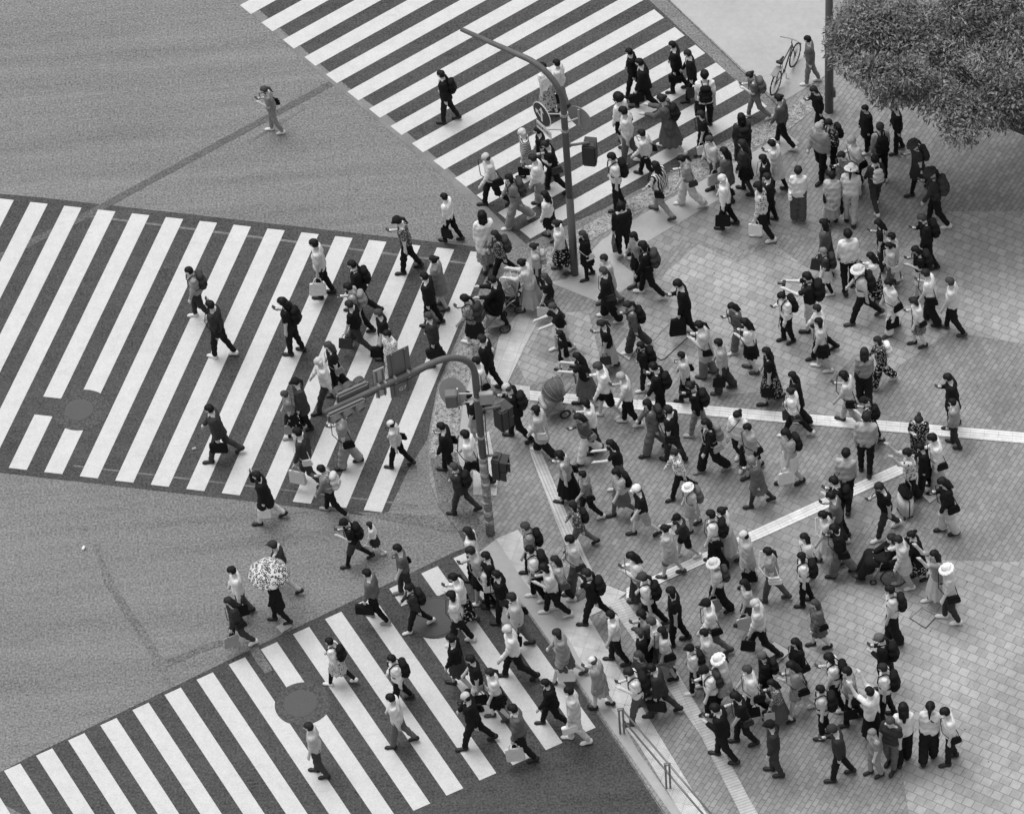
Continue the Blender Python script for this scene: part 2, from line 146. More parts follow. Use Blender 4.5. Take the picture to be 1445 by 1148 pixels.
[7.19,-1.37,1.68,159,0.8,"tW","pL","bK","K",[["SK","black shoulder bag worn by person in white T-shirt and pale trousers, right end guide strip"],["P","dark phone held by person in white T-shirt and pale trousers, right end guide strip"]],"person in white T-shirt and pale trousers, right end guide strip"],
[9.35,-1.66,1.66,173,0.25,"cK","pK","sK","K",[["P","dark phone held by person in black long coat and black trousers, far right guide strip"]],"person in black long coat and black trousers, far right guide strip"],
[7.55,-1.95,1.46,162,0.8,"tK*","mK","cK","D",[["BK","black backpack on back of black patterned T-shirt, black long skirt, where guide strips meet"],["P","dark phone held by black patterned T-shirt, black long skirt, where guide strips meet"]],"person in black patterned T-shirt and black long skirt, where guide strips meet"],
[7.37,-2.72,1.8,79,0.5,"lL","pK","sD","K",[],"person in pale shirt and black trousers, where guide strips meet"],
[8.5,-2.66,1.68,-104,0.2,"tK*","pK*","uD","D",[["P","dark phone held by black patterned T-shirt, black patterned trousers, far right guide strip"]],"person in black patterned T-shirt and black patterned trousers, far right guide strip"],
[8.8,-3.38,1.8,-179,0.3,"lW","wL","sK","K",[["SK","black shoulder bag worn by white shirt, pale wide trousers, beside the white suitcase"],["P","dark phone held by person in white shirt and pale wide trousers, beside the white suitcase"]],"person in white shirt and pale wide trousers, beside the white suitcase"],
[8.18,-3.72,1.8,-173,0.5,"tW*","wK","sK","D",[["R",""]],"person in white patterned T-shirt and black wide trousers, beside the white suitcase"],
[8.54,-3.35,1.48,178,0.45,"cK","wK","sK","K",[["P","dark phone held by black long coat, black wide trousers, beside the white suitcase"]],"person in black long coat and black wide trousers, beside the white suitcase"],
[9.32,-2.21,1.47,161,0.45,"sG","pD","sK","K",[],"person in light grey suit jacket and dark trousers, far right guide strip"],
[6.83,-3.63,1.77,75,0.45,"tL","pK","sK","K",[["SK","black shoulder bag worn by person in pale T-shirt and black trousers, right end diagonal strip"]],"person in pale T-shirt and black trousers, right end diagonal strip"],
[6.63,-4.3,1.75,163,0.45,"lK","pK","sK","K",[["BK","black backpack on back of person in black shirt and black trousers, right end diagonal strip"],["P","dark phone held by person in black shirt and black trousers, right end diagonal strip"]],"person in black shirt and black trousers, right end diagonal strip"],
[6.53,-4.64,1.7,167,0.45,"tM","pD","sK","W",[["TW","white tote bag carried by person in grey T-shirt and dark trousers, right end diagonal strip"],["P","dark phone held by person in grey T-shirt and dark trousers, right end diagonal strip"]],"person in grey T-shirt and dark trousers, right end diagonal strip"],
[7.56,-4.47,1.76,-161,0.8,"tK","pD","sD","W",[["SD","dark shoulder bag worn by person in black T-shirt and dark trousers, beside the white suitcase"],["P","dark phone held by person in black T-shirt and dark trousers, beside the white suitcase"]],"person in black T-shirt and dark trousers, beside the white suitcase"],
[8.85,-4.57,1.8,-173,0.5,"lK","wL","oK","K",[["SK","black shoulder bag worn by black shirt, pale wide trousers, beside the white suitcase"],["P","dark phone held by person in black shirt and pale wide trousers, beside the white suitcase"]],"person in black shirt and pale wide trousers, beside the white suitcase"],
[1.66,-1.49,1.68,177,0.5,"tW","pD","bK","K",[["P","dark phone held by person in white T-shirt and dark trousers, beside steep guide strip"]],"person in white T-shirt and dark trousers, beside steep guide strip"],
[1.5,-1.71,1.58,-161,1.0,"lM","wW","oD","K",[["SG","light grey shoulder bag worn by grey shirt, white wide trousers, beside steep guide strip"],["P","dark phone held by person in grey shirt and white wide trousers, beside steep guide strip"]],"person in grey shirt and white wide trousers, beside steep guide strip"],
[2.13,-2.54,1.54,180,0.5,"tK","pM","oK","W",[["A",""]],"person in black T-shirt and grey trousers, left of centre plaza"],
[1.03,-2.81,1.6,163,0.8,"vG","mK","bK","K",[["SK","black shoulder bag worn by light grey vest, black long skirt, beside steep guide strip"],["P","dark phone held by light grey vest, black long skirt, beside steep guide strip"]],"person in light grey vest and black long skirt, beside steep guide strip"],
[1.42,-3.27,1.46,174,1.0,"tG","pK","sK","W",[["SK","black shoulder bag worn by light grey T-shirt, black trousers, left of centre plaza"]],"person in light grey T-shirt and black trousers, left of centre plaza"],
[2.12,-3.35,1.58,-161,0.8,"tL","kM+M","bK","K",[["BK","black backpack on back of person in pale T-shirt and grey skirt, left of centre plaza"]],"person in pale T-shirt and grey skirt, left of centre plaza"],
[2.52,-3.92,1.65,-172,0.8,"tK","hL","cW","K",[],"person in black T-shirt and pale shorts, left of centre plaza"],
[1.17,-4.13,1.52,179,1.0,"lM*","pM","bK","K",[["BK","black backpack on back of grey patterned shirt, grey trousers, left of centre plaza"]],"person in grey patterned shirt and grey trousers, left of centre plaza"],
[3.39,-2.92,1.53,-167,1.0,"lW*","pK","nD","K",[],"person in white patterned shirt and black trousers, below guide strip centre"],
[3.57,-3.86,1.47,-161,0.5,"tL","kL+L","vW","K",[["BM","grey backpack on back of person in pale T-shirt and pale skirt, middle of diagonal strip"]],"person in pale T-shirt and pale skirt, middle of diagonal strip"],
[3.35,-4.61,1.44,-174,0.8,"tD","hK","cK","W",[["A",""]],"person in dark T-shirt and black shorts, middle of diagonal strip"],
[2.99,-5.06,1.62,168,0.6,"cL","hM","uK","D",[],"person in pale long coat and grey shorts, lower end diagonal strip"],
[3.96,-4.9,1.76,167,0.6,"tW","wK","sK","K",[["BK","black backpack on back of white T-shirt, black wide trousers, middle of diagonal strip"],["SK","black shoulder bag worn by white T-shirt, black wide trousers, middle of diagonal strip"]],"person in white T-shirt and black wide trousers, middle of diagonal strip"],
[4.21,-4.74,1.65,173,0.8,"lW","mL","uK","D",[["TW","white tote bag carried by white shirt, pale long skirt, middle of diagonal strip"]],"person in white shirt and pale long skirt, middle of diagonal strip"],
[4.57,-5.47,1.73,-174,0.4,"cL","wL","zK","K",[["TK","black tote bag carried by pale long coat, pale wide trousers, lower plaza right centre"]],"person in pale long coat and pale wide trousers, lower plaza right centre"],
[5.04,-5.95,1.68,162,0.8,"tG","pM","nK","D",[["SW","white shoulder bag worn by light grey T-shirt, grey trousers, lower plaza right centre"]],"person in light grey T-shirt and grey trousers, lower plaza right centre"],
[3.9,-6.09,1.66,-177,1.0,"tW","wK","vW","K",[["BD","dark backpack on back of white T-shirt, black wide trousers, lower plaza below strip"],["TG","light grey tote bag carried by white T-shirt, black wide trousers, lower plaza below strip"]],"person in white T-shirt and black wide trousers, lower plaza below strip"],
[5.01,-3.36,1.57,175,0.8,"cM","kM+D","bG","K",[["P","dark phone held by person in grey long coat and grey skirt, between the guide strips"]],"person in grey long coat and grey skirt, between the guide strips"],
[-1.08,-4.68,1.67,164,0.4,"tW","pK","oD","K",[],"person in white T-shirt and black trousers, pale stripe by grate"],
[-0.97,-5.26,1.8,-173,0.7,"tL","kK","sD","W",[["SG","light grey shoulder bag worn by pale T-shirt, black skirt, lower crossing top end"],["P","dark phone held by person in pale T-shirt and black skirt, lower crossing top end"]],"person in pale T-shirt and black skirt, lower crossing top end"],
[-0.75,-5.38,1.7,-175,0.4,"lK","kK","sK","K",[],"person in black shirt and black skirt, lower crossing top end"],
[-0.82,-5.43,1.42,164,0.2,"lW","pK","nK","K",[["SW","white shoulder bag worn by person in white shirt and black trousers, lower crossing top end"]],"person in white shirt and black trousers, lower crossing top end"],
[-0.55,-5.86,1.65,173,1.0,"sK","pK","sK","K",[["SD","dark shoulder bag worn by black suit jacket, black trousers, lower crossing top end"]],"person in black suit jacket and black trousers, lower crossing top end"],
[-0.27,-6.6,1.8,174,1.0,"lL","pM","sD","K",[["SK","black shoulder bag worn by person in pale shirt and grey trousers, lower crossing top end"],["TK","black tote bag carried by person in pale shirt and grey trousers, lower crossing top end"]],"person in pale shirt and grey trousers, lower crossing top end"],
[-1.38,-5.84,1.66,175,0.6,"lW","mK*","nK","D",[["P","dark phone held by white shirt, black patterned long skirt, lower crossing top end"]],"person in white shirt and black patterned long skirt, lower crossing top end"],
[-1.5,-6.35,1.72,170,1.0,"lW","pK","bK","W",[["SK","black shoulder bag worn by person in white shirt and black trousers, lower crossing centre"]],"person in white shirt and black trousers, lower crossing centre"],
[0.13,-4.76,1.75,-178,0.7,"tG","pK","sM","K",[["BK","black backpack on back of light grey T-shirt, black trousers, wide tile band top"]],"person in light grey T-shirt and black trousers, wide tile band top"],
[0.17,-5.37,1.72,-178,0.6,"tW","pK","sK","W",[["BK","black backpack on back of short-haired white T-shirt, black trousers, wide tile band top"],["SK","black shoulder bag worn by short-haired white T-shirt, black trousers, wide tile band top"]],"short-haired person in white T-shirt and black trousers, wide tile band top"],
[0.5,-5.84,1.71,180,1.0,"tW","pK","bK","W",[["P","dark phone held by bob-haired person in white T-shirt and black trousers, wide tile band top"]],"bob-haired person in white T-shirt and black trousers, wide tile band top"],
[0.68,-5.6,1.61,179,0.8,"tL","pK","oD","W",[["SM","grey shoulder bag worn by person in pale T-shirt and black trousers, wide tile band middle"]],"person in pale T-shirt and black trousers, wide tile band middle"],
[1.03,-5.24,1.8,-178,0.8,"tL","wM","sK","D",[["SD","dark shoulder bag worn by pale T-shirt, grey wide trousers, wide tile band middle"]],"person in pale T-shirt and grey wide trousers, wide tile band middle"],
[1.32,-6.12,1.74,170,1.0,"lK","pK","sD","K",[["BK","black backpack on back of person in black shirt and black trousers, wide tile band middle"]],"person in black shirt and black trousers, wide tile band middle"],
[2.29,-5.78,1.74,180,0.4,"lW","mD","oK","D",[["SG","light grey shoulder bag worn by white shirt, dark long skirt, lower end diagonal strip"],["P","dark phone held by person in white shirt and dark long skirt, lower end diagonal strip"]],"person in white shirt and dark long skirt, lower end diagonal strip"],
[2.44,-6.38,1.76,167,1.0,"tW","pK","cD","D",[["BK","black backpack on back of person in white T-shirt and black trousers, lower plaza centre"]],"person in white T-shirt and black trousers, lower plaza centre"],
[2.96,-6.84,1.8,173,0.6,"tK","pK","bK","K",[],"person in black T-shirt and black trousers, lower plaza centre"],
[-0.4,-7.37,1.79,-178,1.0,"lW","pK","zL","K",[],"person in white shirt and black trousers, lower crossing middle"],
[0.6,-7.52,1.7,179,1.0,"cG","kM","bD","D",[["TW","white tote bag carried by light grey long coat, grey skirt, lower crossing right end"]],"person in light grey long coat and grey skirt, lower crossing right end"],
[-1.57,-7.48,1.74,168,0.6,"lK","kD","nK","K",[],"person in black shirt and dark skirt, lower crossing centre"],
[-1.19,-8.0,1.72,-173,0.8,"tK","pL","sK","K",[["TK","black tote bag carried by person in black T-shirt and pale trousers, lower crossing middle"]],"person in black T-shirt and pale trousers, lower crossing middle"],
[-0.84,-8.36,1.67,-174,0.5,"tW","kK","nD","D",[["SK","black shoulder bag worn by person in white T-shirt and black skirt, lower crossing middle"]],"person in white T-shirt and black skirt, lower crossing middle"],
[0.27,-8.66,1.57,178,1.0,"sK","pK","sK","K",[],"person in black suit jacket and black trousers, lower crossing right end"],
[1.69,-7.22,1.69,176,0.9,"tW","pK","sK","K",[],"person in white T-shirt and black trousers, bottom plaza near handrail"],
[1.27,-8.3,1.59,159,1.0,"cG","kL","zM","K",[["P","dark phone held by light grey long coat, pale skirt, lower crossing right end"]],"person in light grey long coat and pale skirt, lower crossing right end"],
[2.36,-7.24,1.65,175,0.45,"tG","wK","bK","K",[["P","dark phone held by person in light grey T-shirt and black wide trousers, lower plaza centre"]],"person in light grey T-shirt and black wide trousers, lower plaza centre"],
[2.22,-7.61,1.52,169,0.45,"cK","kK","bM","K",[],"person in black long coat and black skirt, bottom plaza near handrail"],
[2.56,-7.5,1.71,173,0.6,"tL","pM","sM","K",[["P","dark phone held by person in pale T-shirt and grey trousers, lower plaza centre"]],"person in pale T-shirt and grey trousers, lower plaza centre"],
[2.68,-7.71,1.64,180,0.6,"tW","kG*","oK","K",[["SK","black shoulder bag worn by white T-shirt, light grey patterned skirt, lower plaza centre"],["TG","light grey tote bag carried by white T-shirt, light grey patterned skirt, lower plaza centre"]],"person in white T-shirt and light grey patterned skirt, lower plaza centre"],
[2.15,-8.25,1.64,-162,0.6,"cD","pD","oM","K",[],"person in dark long coat and dark trousers, bottom plaza near handrail"],
[2.01,-8.74,1.77,-177,0.8,"tW","pM","sD","D",[["BK","black backpack on back of person in white T-shirt and grey trousers, bottom plaza near handrail"],["P","dark phone held by person in white T-shirt and grey trousers, bottom plaza near handrail"]],"person in white T-shirt and grey trousers, bottom plaza near handrail"],
[2.47,-8.63,1.66,169,1.0,"sD","pD","sK","K",[["HK","black briefcase carried by person in dark suit jacket and dark trousers, bottom plaza near handrail"],["P","dark phone held by person in dark suit jacket and dark trousers, bottom plaza near handrail"]],"person in dark suit jacket and dark trousers, bottom plaza near handrail"],
[3.67,-7.14,1.71,178,0.9,"lW","pM","cK","D",[["SK","black shoulder bag worn by person in white shirt and grey trousers, lower plaza centre"]],"person in white shirt and grey trousers, lower plaza centre"],
[3.52,-7.86,1.65,180,0.4,"lL","pL","sK","D",[],"person in pale shirt and pale trousers, bottom plaza centre left"],
[3.21,-8.12,1.52,-179,0.5,"tW","pK","cK","W",[["BK","black backpack on back of person in white T-shirt and black trousers, bottom plaza centre left"]],"person in white T-shirt and black trousers with black backpack, bottom plaza centre left"],
[3.77,-8.61,1.76,-176,0.8,"cL","pK","vW","W",[],"person in pale long coat and black trousers, bottom plaza centre left"],
[3.49,-8.81,1.71,-168,0.4,"tW","pK","cK","K",[["BD","dark backpack on back of person in white T-shirt and black trousers, bottom plaza centre left"],["P","dark phone held by person in white T-shirt and black trousers, bottom plaza centre left"]],"person in white T-shirt and black trousers with dark backpack, bottom plaza centre left"],
[4.64,-7.32,1.8,169,0.9,"lW","pK","zW","K",[["TK","black tote bag carried by person in white shirt and black trousers, lower plaza right centre"]],"person in white shirt and black trousers, lower plaza right centre"],
[4.47,-6.62,1.59,-176,0.7,"tL","pD+M","oK","K",[["TW","white tote bag carried by person in pale T-shirt and dark trousers, lower plaza right centre"]],"person in pale T-shirt and dark trousers, lower plaza right centre"],
[4.31,-8.96,1.8,-175,0.8,"tW","pK","sM","K",[["SK","black shoulder bag worn by person in white T-shirt and black trousers, bottom plaza centre"],["TK","black tote bag carried by person in white T-shirt and black trousers, bottom plaza centre"]],"person in white T-shirt and black trousers, bottom plaza centre"],
[4.63,-8.52,1.59,180,0.6,"cK","pM","cM","D",[["BK","black backpack on back of person in black long coat and grey trousers, bottom plaza centre"]],"person in black long coat and grey trousers, bottom plaza centre"],
[5.8,-5.58,1.62,-161,0.5,"tW","kK","oK","W",[["SK","black shoulder bag worn by person in white T-shirt and black skirt, right lower plaza"]],"person in white T-shirt and black skirt, right lower plaza"],
[5.69,-6.12,1.64,172,0.4,"tW","pK","bK","K",[["BK","black backpack on back of person in white T-shirt and black trousers, right lower plaza"]],"person in white T-shirt and black trousers, right lower plaza"],
[6.27,-5.12,1.72,-180,1.0,"tW","kW","nK","D",[["SW","white shoulder bag worn by person in white T-shirt and white skirt, right lower plaza"]],"person in white T-shirt and white skirt, right lower plaza"],
[6.51,-5.44,1.63,169,1.0,"lK","wM","bK","K",[["SK","black shoulder bag worn by person in black shirt and grey wide trousers, right lower plaza"],["P","dark phone held by person in black shirt and grey wide trousers, right lower plaza"]],"person in black shirt and grey wide trousers, right lower plaza"],
[7.76,-5.9,1.66,180,0.4,"cL","pL","sD","W",[["P","dark phone held by person in pale long coat and pale trousers, plaza beside wheelchair"]],"person in pale long coat and pale trousers, plaza beside wheelchair"],
[8.07,-5.73,1.61,-168,0.45,"cK","mK*","uK","K",[["HK","black briefcase carried by black long coat, black patterned long skirt, plaza beside wheelchair"],["A",""]],"person in black long coat and black patterned long skirt, plaza beside wheelchair"],
[8.4,-6.4,1.72,-174,0.9,"tG","mL+K","oK","W",[["R",""]],"person in light grey T-shirt and pale long skirt, plaza beside wheelchair"],
[8.58,-6.89,1.8,174,0.4,"tL","pD","vW","W",[["SK","black shoulder bag worn by person in pale T-shirt and dark trousers, plaza beside wheelchair"]],"person in pale T-shirt and dark trousers, plaza beside wheelchair"],
[7.36,-7.29,1.8,175,0.3,"tW","wK","sK","K",[["BK","black backpack on back of person in white T-shirt and black wide trousers, lower right plaza"]],"person in white T-shirt and black wide trousers, lower right plaza"],
[7.06,-8.43,1.68,164,0.45,"cK","pG","cM","K",[["BK","black backpack on back of black long coat, light grey trousers, lower right plaza"],["P","dark phone held by person in black long coat and light grey trousers, lower right plaza"]],"person in black long coat and light grey trousers, lower right plaza"],
[5.84,-7.27,1.55,-173,1.0,"cM","kM","oM","K",[["SK","black shoulder bag worn by grey long coat, grey skirt, open paving lower right"]],"person in grey long coat and grey skirt, open paving lower right"],
[5.32,-8.31,1.68,-168,0.5,"lK","pD","oK","K",[["SK","black shoulder bag worn by person in black shirt and dark trousers, bottom plaza right"]],"person in black shirt and dark trousers, bottom plaza right"],
[6.0,-8.87,1.8,173,0.6,"tW","pK","bK","W",[["BK","black backpack on back of person in white T-shirt and black trousers, bottom plaza right"],["P","dark phone held by person in white T-shirt and black trousers, bottom plaza right"]],"person in white T-shirt and black trousers, bottom plaza right"],
[6.27,-9.24,1.8,180,0.7,"tG","pK","sK","K",[["SK","black shoulder bag worn by person in light grey T-shirt and black trousers, bottom plaza right"],["TK","black tote bag carried by person in light grey T-shirt and black trousers, bottom plaza right"]],"person in light grey T-shirt and black trousers, bottom plaza right"],
[-1.34,-8.97,1.78,179,0.9,"sK","pK","zK","K",[["SK","black shoulder bag worn by person in black suit jacket and black trousers, lower crossing middle"]],"person in black suit jacket and black trousers, lower crossing middle"],
[-0.43,-9.41,1.8,-180,0.6,"sM","pK","sK","K",[["TW","white tote bag carried by person in grey suit jacket and black trousers, lower crossing middle"]],"person in grey suit jacket and black trousers, lower crossing middle"],
[0.71,-9.09,1.8,-179,0.5,"sL","pW","sK","W",[["HW","white briefcase carried by person in pale suit jacket and white trousers, lower crossing right end"]],"person in pale suit jacket and white trousers, lower crossing right end"],
[3.62,-9.88,1.79,164,0.6,"sK","pK","sK","K",[["P","dark phone held by person in black suit jacket and black trousers, bottom plaza centre left"]],"person in black suit jacket and black trousers, bottom plaza centre left"],
[4.05,-9.54,1.74,-174,0.6,"tK","pK","bK","K",[["SD","dark shoulder bag worn by person in black T-shirt and black trousers, bottom plaza centre"],["P","dark phone held by person in black T-shirt and black trousers, bottom plaza centre"]],"person in black T-shirt and black trousers, bottom plaza centre"],
[4.81,-9.08,1.43,-178,0.8,"lM*","mM","oK","K",[["TL","pale tote bag carried by grey patterned shirt, grey long skirt, bottom plaza centre"],["P","dark phone held by person in grey patterned shirt and grey long skirt, bottom plaza centre"]],"person in grey patterned shirt and grey long skirt, bottom plaza centre"],
[4.6,-10.34,1.72,176,0.5,"lD","pD","cK","K",[],"person in dark shirt and dark trousers, bottom plaza centre"],
[5.25,-8.88,1.69,179,0.8,"cG","kL","oK","W",[["SK","black shoulder bag worn by light grey long coat, pale skirt, bottom plaza right"],["P","dark phone held by person in light grey long coat and pale skirt, bottom plaza right"]],"person in light grey long coat and pale skirt, bottom plaza right"],
[5.68,-9.54,1.66,171,0.4,"tL","pK","sK","K",[["BK","black backpack on back of person in pale T-shirt and black trousers, bottom plaza right"]],"person in pale T-shirt and black trousers, bottom plaza right"],
[5.88,-10.58,1.74,178,0.6,"lD","pK","cD","K",[["P","dark phone held by person in dark shirt and black trousers, bottom edge right"]],"person in dark shirt and black trousers, bottom edge right"],
[6.98,-9.18,1.71,167,0.6,"tW","pK","sD","K",[["BK","black backpack on back of person in white T-shirt and black trousers, bottom edge right"]],"person in white T-shirt and black trousers, bottom edge right"],
[6.63,-9.78,1.73,138,0.3,"tW","mK","sK","K",[["R",""]],"person in white T-shirt and black long skirt, bottom edge right"],
[6.93,-10.47,1.73,-122,0.25,"tD","pM","sM","K",[],"person in dark T-shirt and grey trousers, bottom edge right"],
[6.58,-10.59,1.52,-162,0.25,"tG","pG","sG","K",[],"person in light grey T-shirt and light grey trousers, bottom edge right"],
[7.19,-10.3,1.78,91,0.25,"tW","wK","oK","K",[],"long-haired person in white T-shirt and black wide trousers, bottom right corner"],
[7.71,-10.32,1.76,78,0.6,"tW","wK","nK","K",[],"ponytailed person in white T-shirt and black wide trousers, bottom right corner"],
[8.11,-10.42,1.78,-174,0.45,"tW","pK","sK","K",[["SK","black shoulder bag worn by person in white T-shirt and black trousers, bottom right corner"],["P","dark phone held by person in white T-shirt and black trousers, bottom right corner"]],"person in white T-shirt and black trousers, bottom right corner"],
[-5.38,-2.61,1.62,177,1.0,"cK","pW","bK","K",[["TW","white tote bag carried by black long coat, white trousers, lower left crossing edge"],["E","dark phone at ear of black long coat, white trousers, lower left crossing edge"]],"person in black long coat and white trousers, lower left crossing edge"],
[-3.99,-2.57,1.57,164,1.0,"lG","pK","sK","G",[["BL","pale backpack on back of light grey shirt, black trousers, road below left crossing"],["P","dark phone held by person in light grey shirt and black trousers, road below left crossing"]],"person in light grey shirt and black trousers, road below left crossing"],
[-3.56,-3.98,1.5,-178,1.0,"tK","hD+K","cK","K",[["BK","black backpack on back of person in black T-shirt and dark shorts, road below left crossing"],["P","dark phone held by person in black T-shirt and dark shorts, road below left crossing"]],"person in black T-shirt and dark shorts, road below left crossing"],
[-3.14,-3.74,1.01,174,0.9,"lW","kD","bD","W",[["TW","white tote bag carried by person in white shirt and dark skirt, road below left crossing"]],"person in white shirt and dark skirt, road below left crossing"],
[-5.1,-4.5,1.58,164,1.0,"vD","pL","cD","K",[],"person in dark vest and pale trousers, open road lower left"],
[-5.22,-5.36,1.48,-180,0.7,"cK","pK","sK","K",[["U","open floral umbrella over person in black long coat and black trousers, open road lower left"]],"person in black long coat and black trousers, open road lower left"],
[-5.98,-5.14,1.66,-171,0.6,"lW","pM","sK","K",[["TK","black tote bag carried by white shirt, grey trousers, road left of lower crossing"]],"person in white shirt and grey trousers, road left of lower crossing"],
[-6.06,-5.88,1.61,-167,1.0,"lD","pD","oD","W",[["SK","black shoulder bag worn by dark shirt, dark trousers, road left of lower crossing"],["TG","light grey tote bag carried by dark shirt, dark trousers, road left of lower crossing"]],"person in dark shirt and dark trousers, road left of lower crossing"],
[-2.54,-4.96,1.69,-172,1.0,"tM","pD","sK","M",[["SK","black shoulder bag worn by person in grey T-shirt and dark trousers, top of lower crossing"]],"person in grey T-shirt and dark trousers, top of lower crossing"],
[-3.2,-5.53,1.64,164,0.8,"lM","pK","sK","G",[["HK","black briefcase carried by person in grey shirt and black trousers, top of lower crossing"]],"person in grey shirt and black trousers, top of lower crossing"],
[-2.36,-5.86,1.48,-174,1.0,"lD","pK","sK","W",[["BK","black backpack on back of person in dark shirt and black trousers, top of lower crossing"]],"person in dark shirt and black trousers, top of lower crossing"],
[-4.04,-7.1,1.49,162,1.0,"tW","kL*+K","sK","W",[["BK","black backpack on back of person in white T-shirt and pale patterned skirt, lower crossing left"]],"person in white T-shirt and pale patterned skirt, lower crossing left"],
[-2.8,-7.75,1.61,-172,1.0,"lW","pK","sK","K",[["BK","black backpack on back of person in white shirt and black trousers, bottom of lower crossing"]],"person in white shirt and black trousers, bottom of lower crossing"],
[-2.85,-8.79,1.67,173,1.0,"lW","pM","sK","K",[],"person in white shirt and grey trousers, bottom of lower crossing"],
[-4.53,-9.36,1.71,175,0.6,"tL","pD","sD","K",[],"person in pale T-shirt and dark trousers, bottom of lower crossing"],
[7.53,9.05,1.48,170,0.5,"lM","pG","sK","W",[],"person in grey shirt and light grey trousers, beside the bicycle"],
]

# ------------------------------------------------------------------ camera, world, sun
cd = bpy.data.cameras.new('camera'); cam = bpy.data.objects.new('camera', cd); COL.objects.link(cam); S.camera = cam
cd.sensor_width = 36; cd.lens = 145.74; cd.clip_end = 2000; cd.clip_start = 1
Rv, Uv, Dv = Vector((0.9961946980917455,-0.065777274023089,-0.057179311957975064)), Vector((0.08715574274765817,0.7518376824169724,0.6535625263155621)), Vector((0,0.6560590289905073,-0.754709580222772))
cam.matrix_world = Matrix(((Rv.x, Uv.x, -Dv.x, -0.0), (Rv.y, Uv.y, -Dv.y, -59.045312609145654), (Rv.z, Uv.z, -Dv.z, 67.92386222004949), (0, 0, 0, 1)))
W = bpy.data.worlds.new('World'); S.world = W; W.use_nodes = True
nt = W.node_tree; bg = nt.nodes['Background']
sky = nt.nodes.new('ShaderNodeTexSky'); sky.sky_type = 'NISHITA'; sky.sun_disc = False
sky.sun_elevation = math.radians(74); sky.sun_rotation = math.radians(-40); sky.dust_density = 4; sky.air_density = 2
bw = nt.nodes.new('ShaderNodeRGBToBW'); nt.links.new(sky.outputs[0], bw.inputs[0]); nt.links.new(bw.outputs[0], bg.inputs[0])
bg.inputs[1].default_value = 0.13
sd = bpy.data.lights.new('sun', 'SUN'); sd.energy = 1.25; sd.angle = math.radians(35); sd.color = (1, 1, 1)
so = bpy.data.objects.new('sun', sd); COL.objects.link(so)
el, az = math.radians(74), math.radians(-40)
so.rotation_euler = Vector((math.sin(az) * math.cos(el), math.cos(az) * math.cos(el), math.sin(el))).to_track_quat('Z', 'Y').to_euler()
S.view_settings.view_transform = 'Standard'; S.view_settings.look = 'None'; S.view_settings.gamma = 1; S.view_settings.exposure = 0.28
S.view_settings.use_curve_mapping = False
# ------------------------------------------------------------------ materials (the photograph is black and white: all greys)
MATS = {}
def g3(v): return (v, v, v, 1)
def base_mat(name, rough=.8, spec=.3):
    m = bpy.data.materials.new(name); m.use_nodes = True
    n = m.node_tree; b = n.nodes['Principled BSDF']; b.inputs['Roughness'].default_value = rough
    b.inputs['Specular IOR Level'].default_value = spec
    return m, n, b
def coord(n, scale=1, rot=0):
    t = n.nodes.new('ShaderNodeTexCoord'); mp = n.nodes.new('ShaderNodeMapping')
    mp.inputs['Rotation'].default_value = (0, 0, rot); mp.inputs['Scale'].default_value = (scale,) * 3 if not isinstance(scale, tuple) else scale
    n.links.new(t.outputs['Object'], mp.inputs[0]); return mp.outputs[0]
def noise(n, vec, scale, detail=4, rough=.6):
    t = n.nodes.new('ShaderNodeTexNoise'); t.inputs['Scale'].default_value = scale; t.inputs['Detail'].default_value = detail
    t.inputs['Roughness'].default_value = rough; n.links.new(vec, t.inputs['Vector']); return t.outputs['Fac']
def ramp(n, fac, p0, c0, p1, c1):
    r = n.nodes.new('ShaderNodeValToRGB'); e = r.color_ramp.elements
    e[0].position = p0; e[0].color = g3(c0); e[1].position = p1; e[1].color = g3(c1); n.links.new(fac, r.inputs[0]); return r.outputs[0]
def mathn(n, op, a, b):
    m = n.nodes.new('ShaderNodeMath'); m.operation = op
    for i, v in enumerate((a, b)):
        if isinstance(v, (int, float)): m.inputs[i].default_value = v
        else: n.links.new(v, m.inputs[i])
    return m.outputs[0]
def mixn(n, fac, a, b):
    m = n.nodes.new('ShaderNodeMix'); m.data_type = 'RGBA'
    if isinstance(fac, (int, float)): m.inputs[0].default_value = fac
    else: n.links.new(fac, m.inputs[0])
    for k, v in ((6, a), (7, b)):
        if isinstance(v, (int, float)): m.inputs[k].default_value = g3(v)
        else: n.links.new(v, m.inputs[k])
    return m.outputs[2]
def bump(n, b, h, strength=.3, dist=.01):
    u = n.nodes.new('ShaderNodeBump'); u.inputs['Strength'].default_value = strength; u.inputs['Distance'].default_value = dist
    n.links.new(h, u.inputs['Height']); n.links.new(u.outputs[0], b.inputs['Normal'])
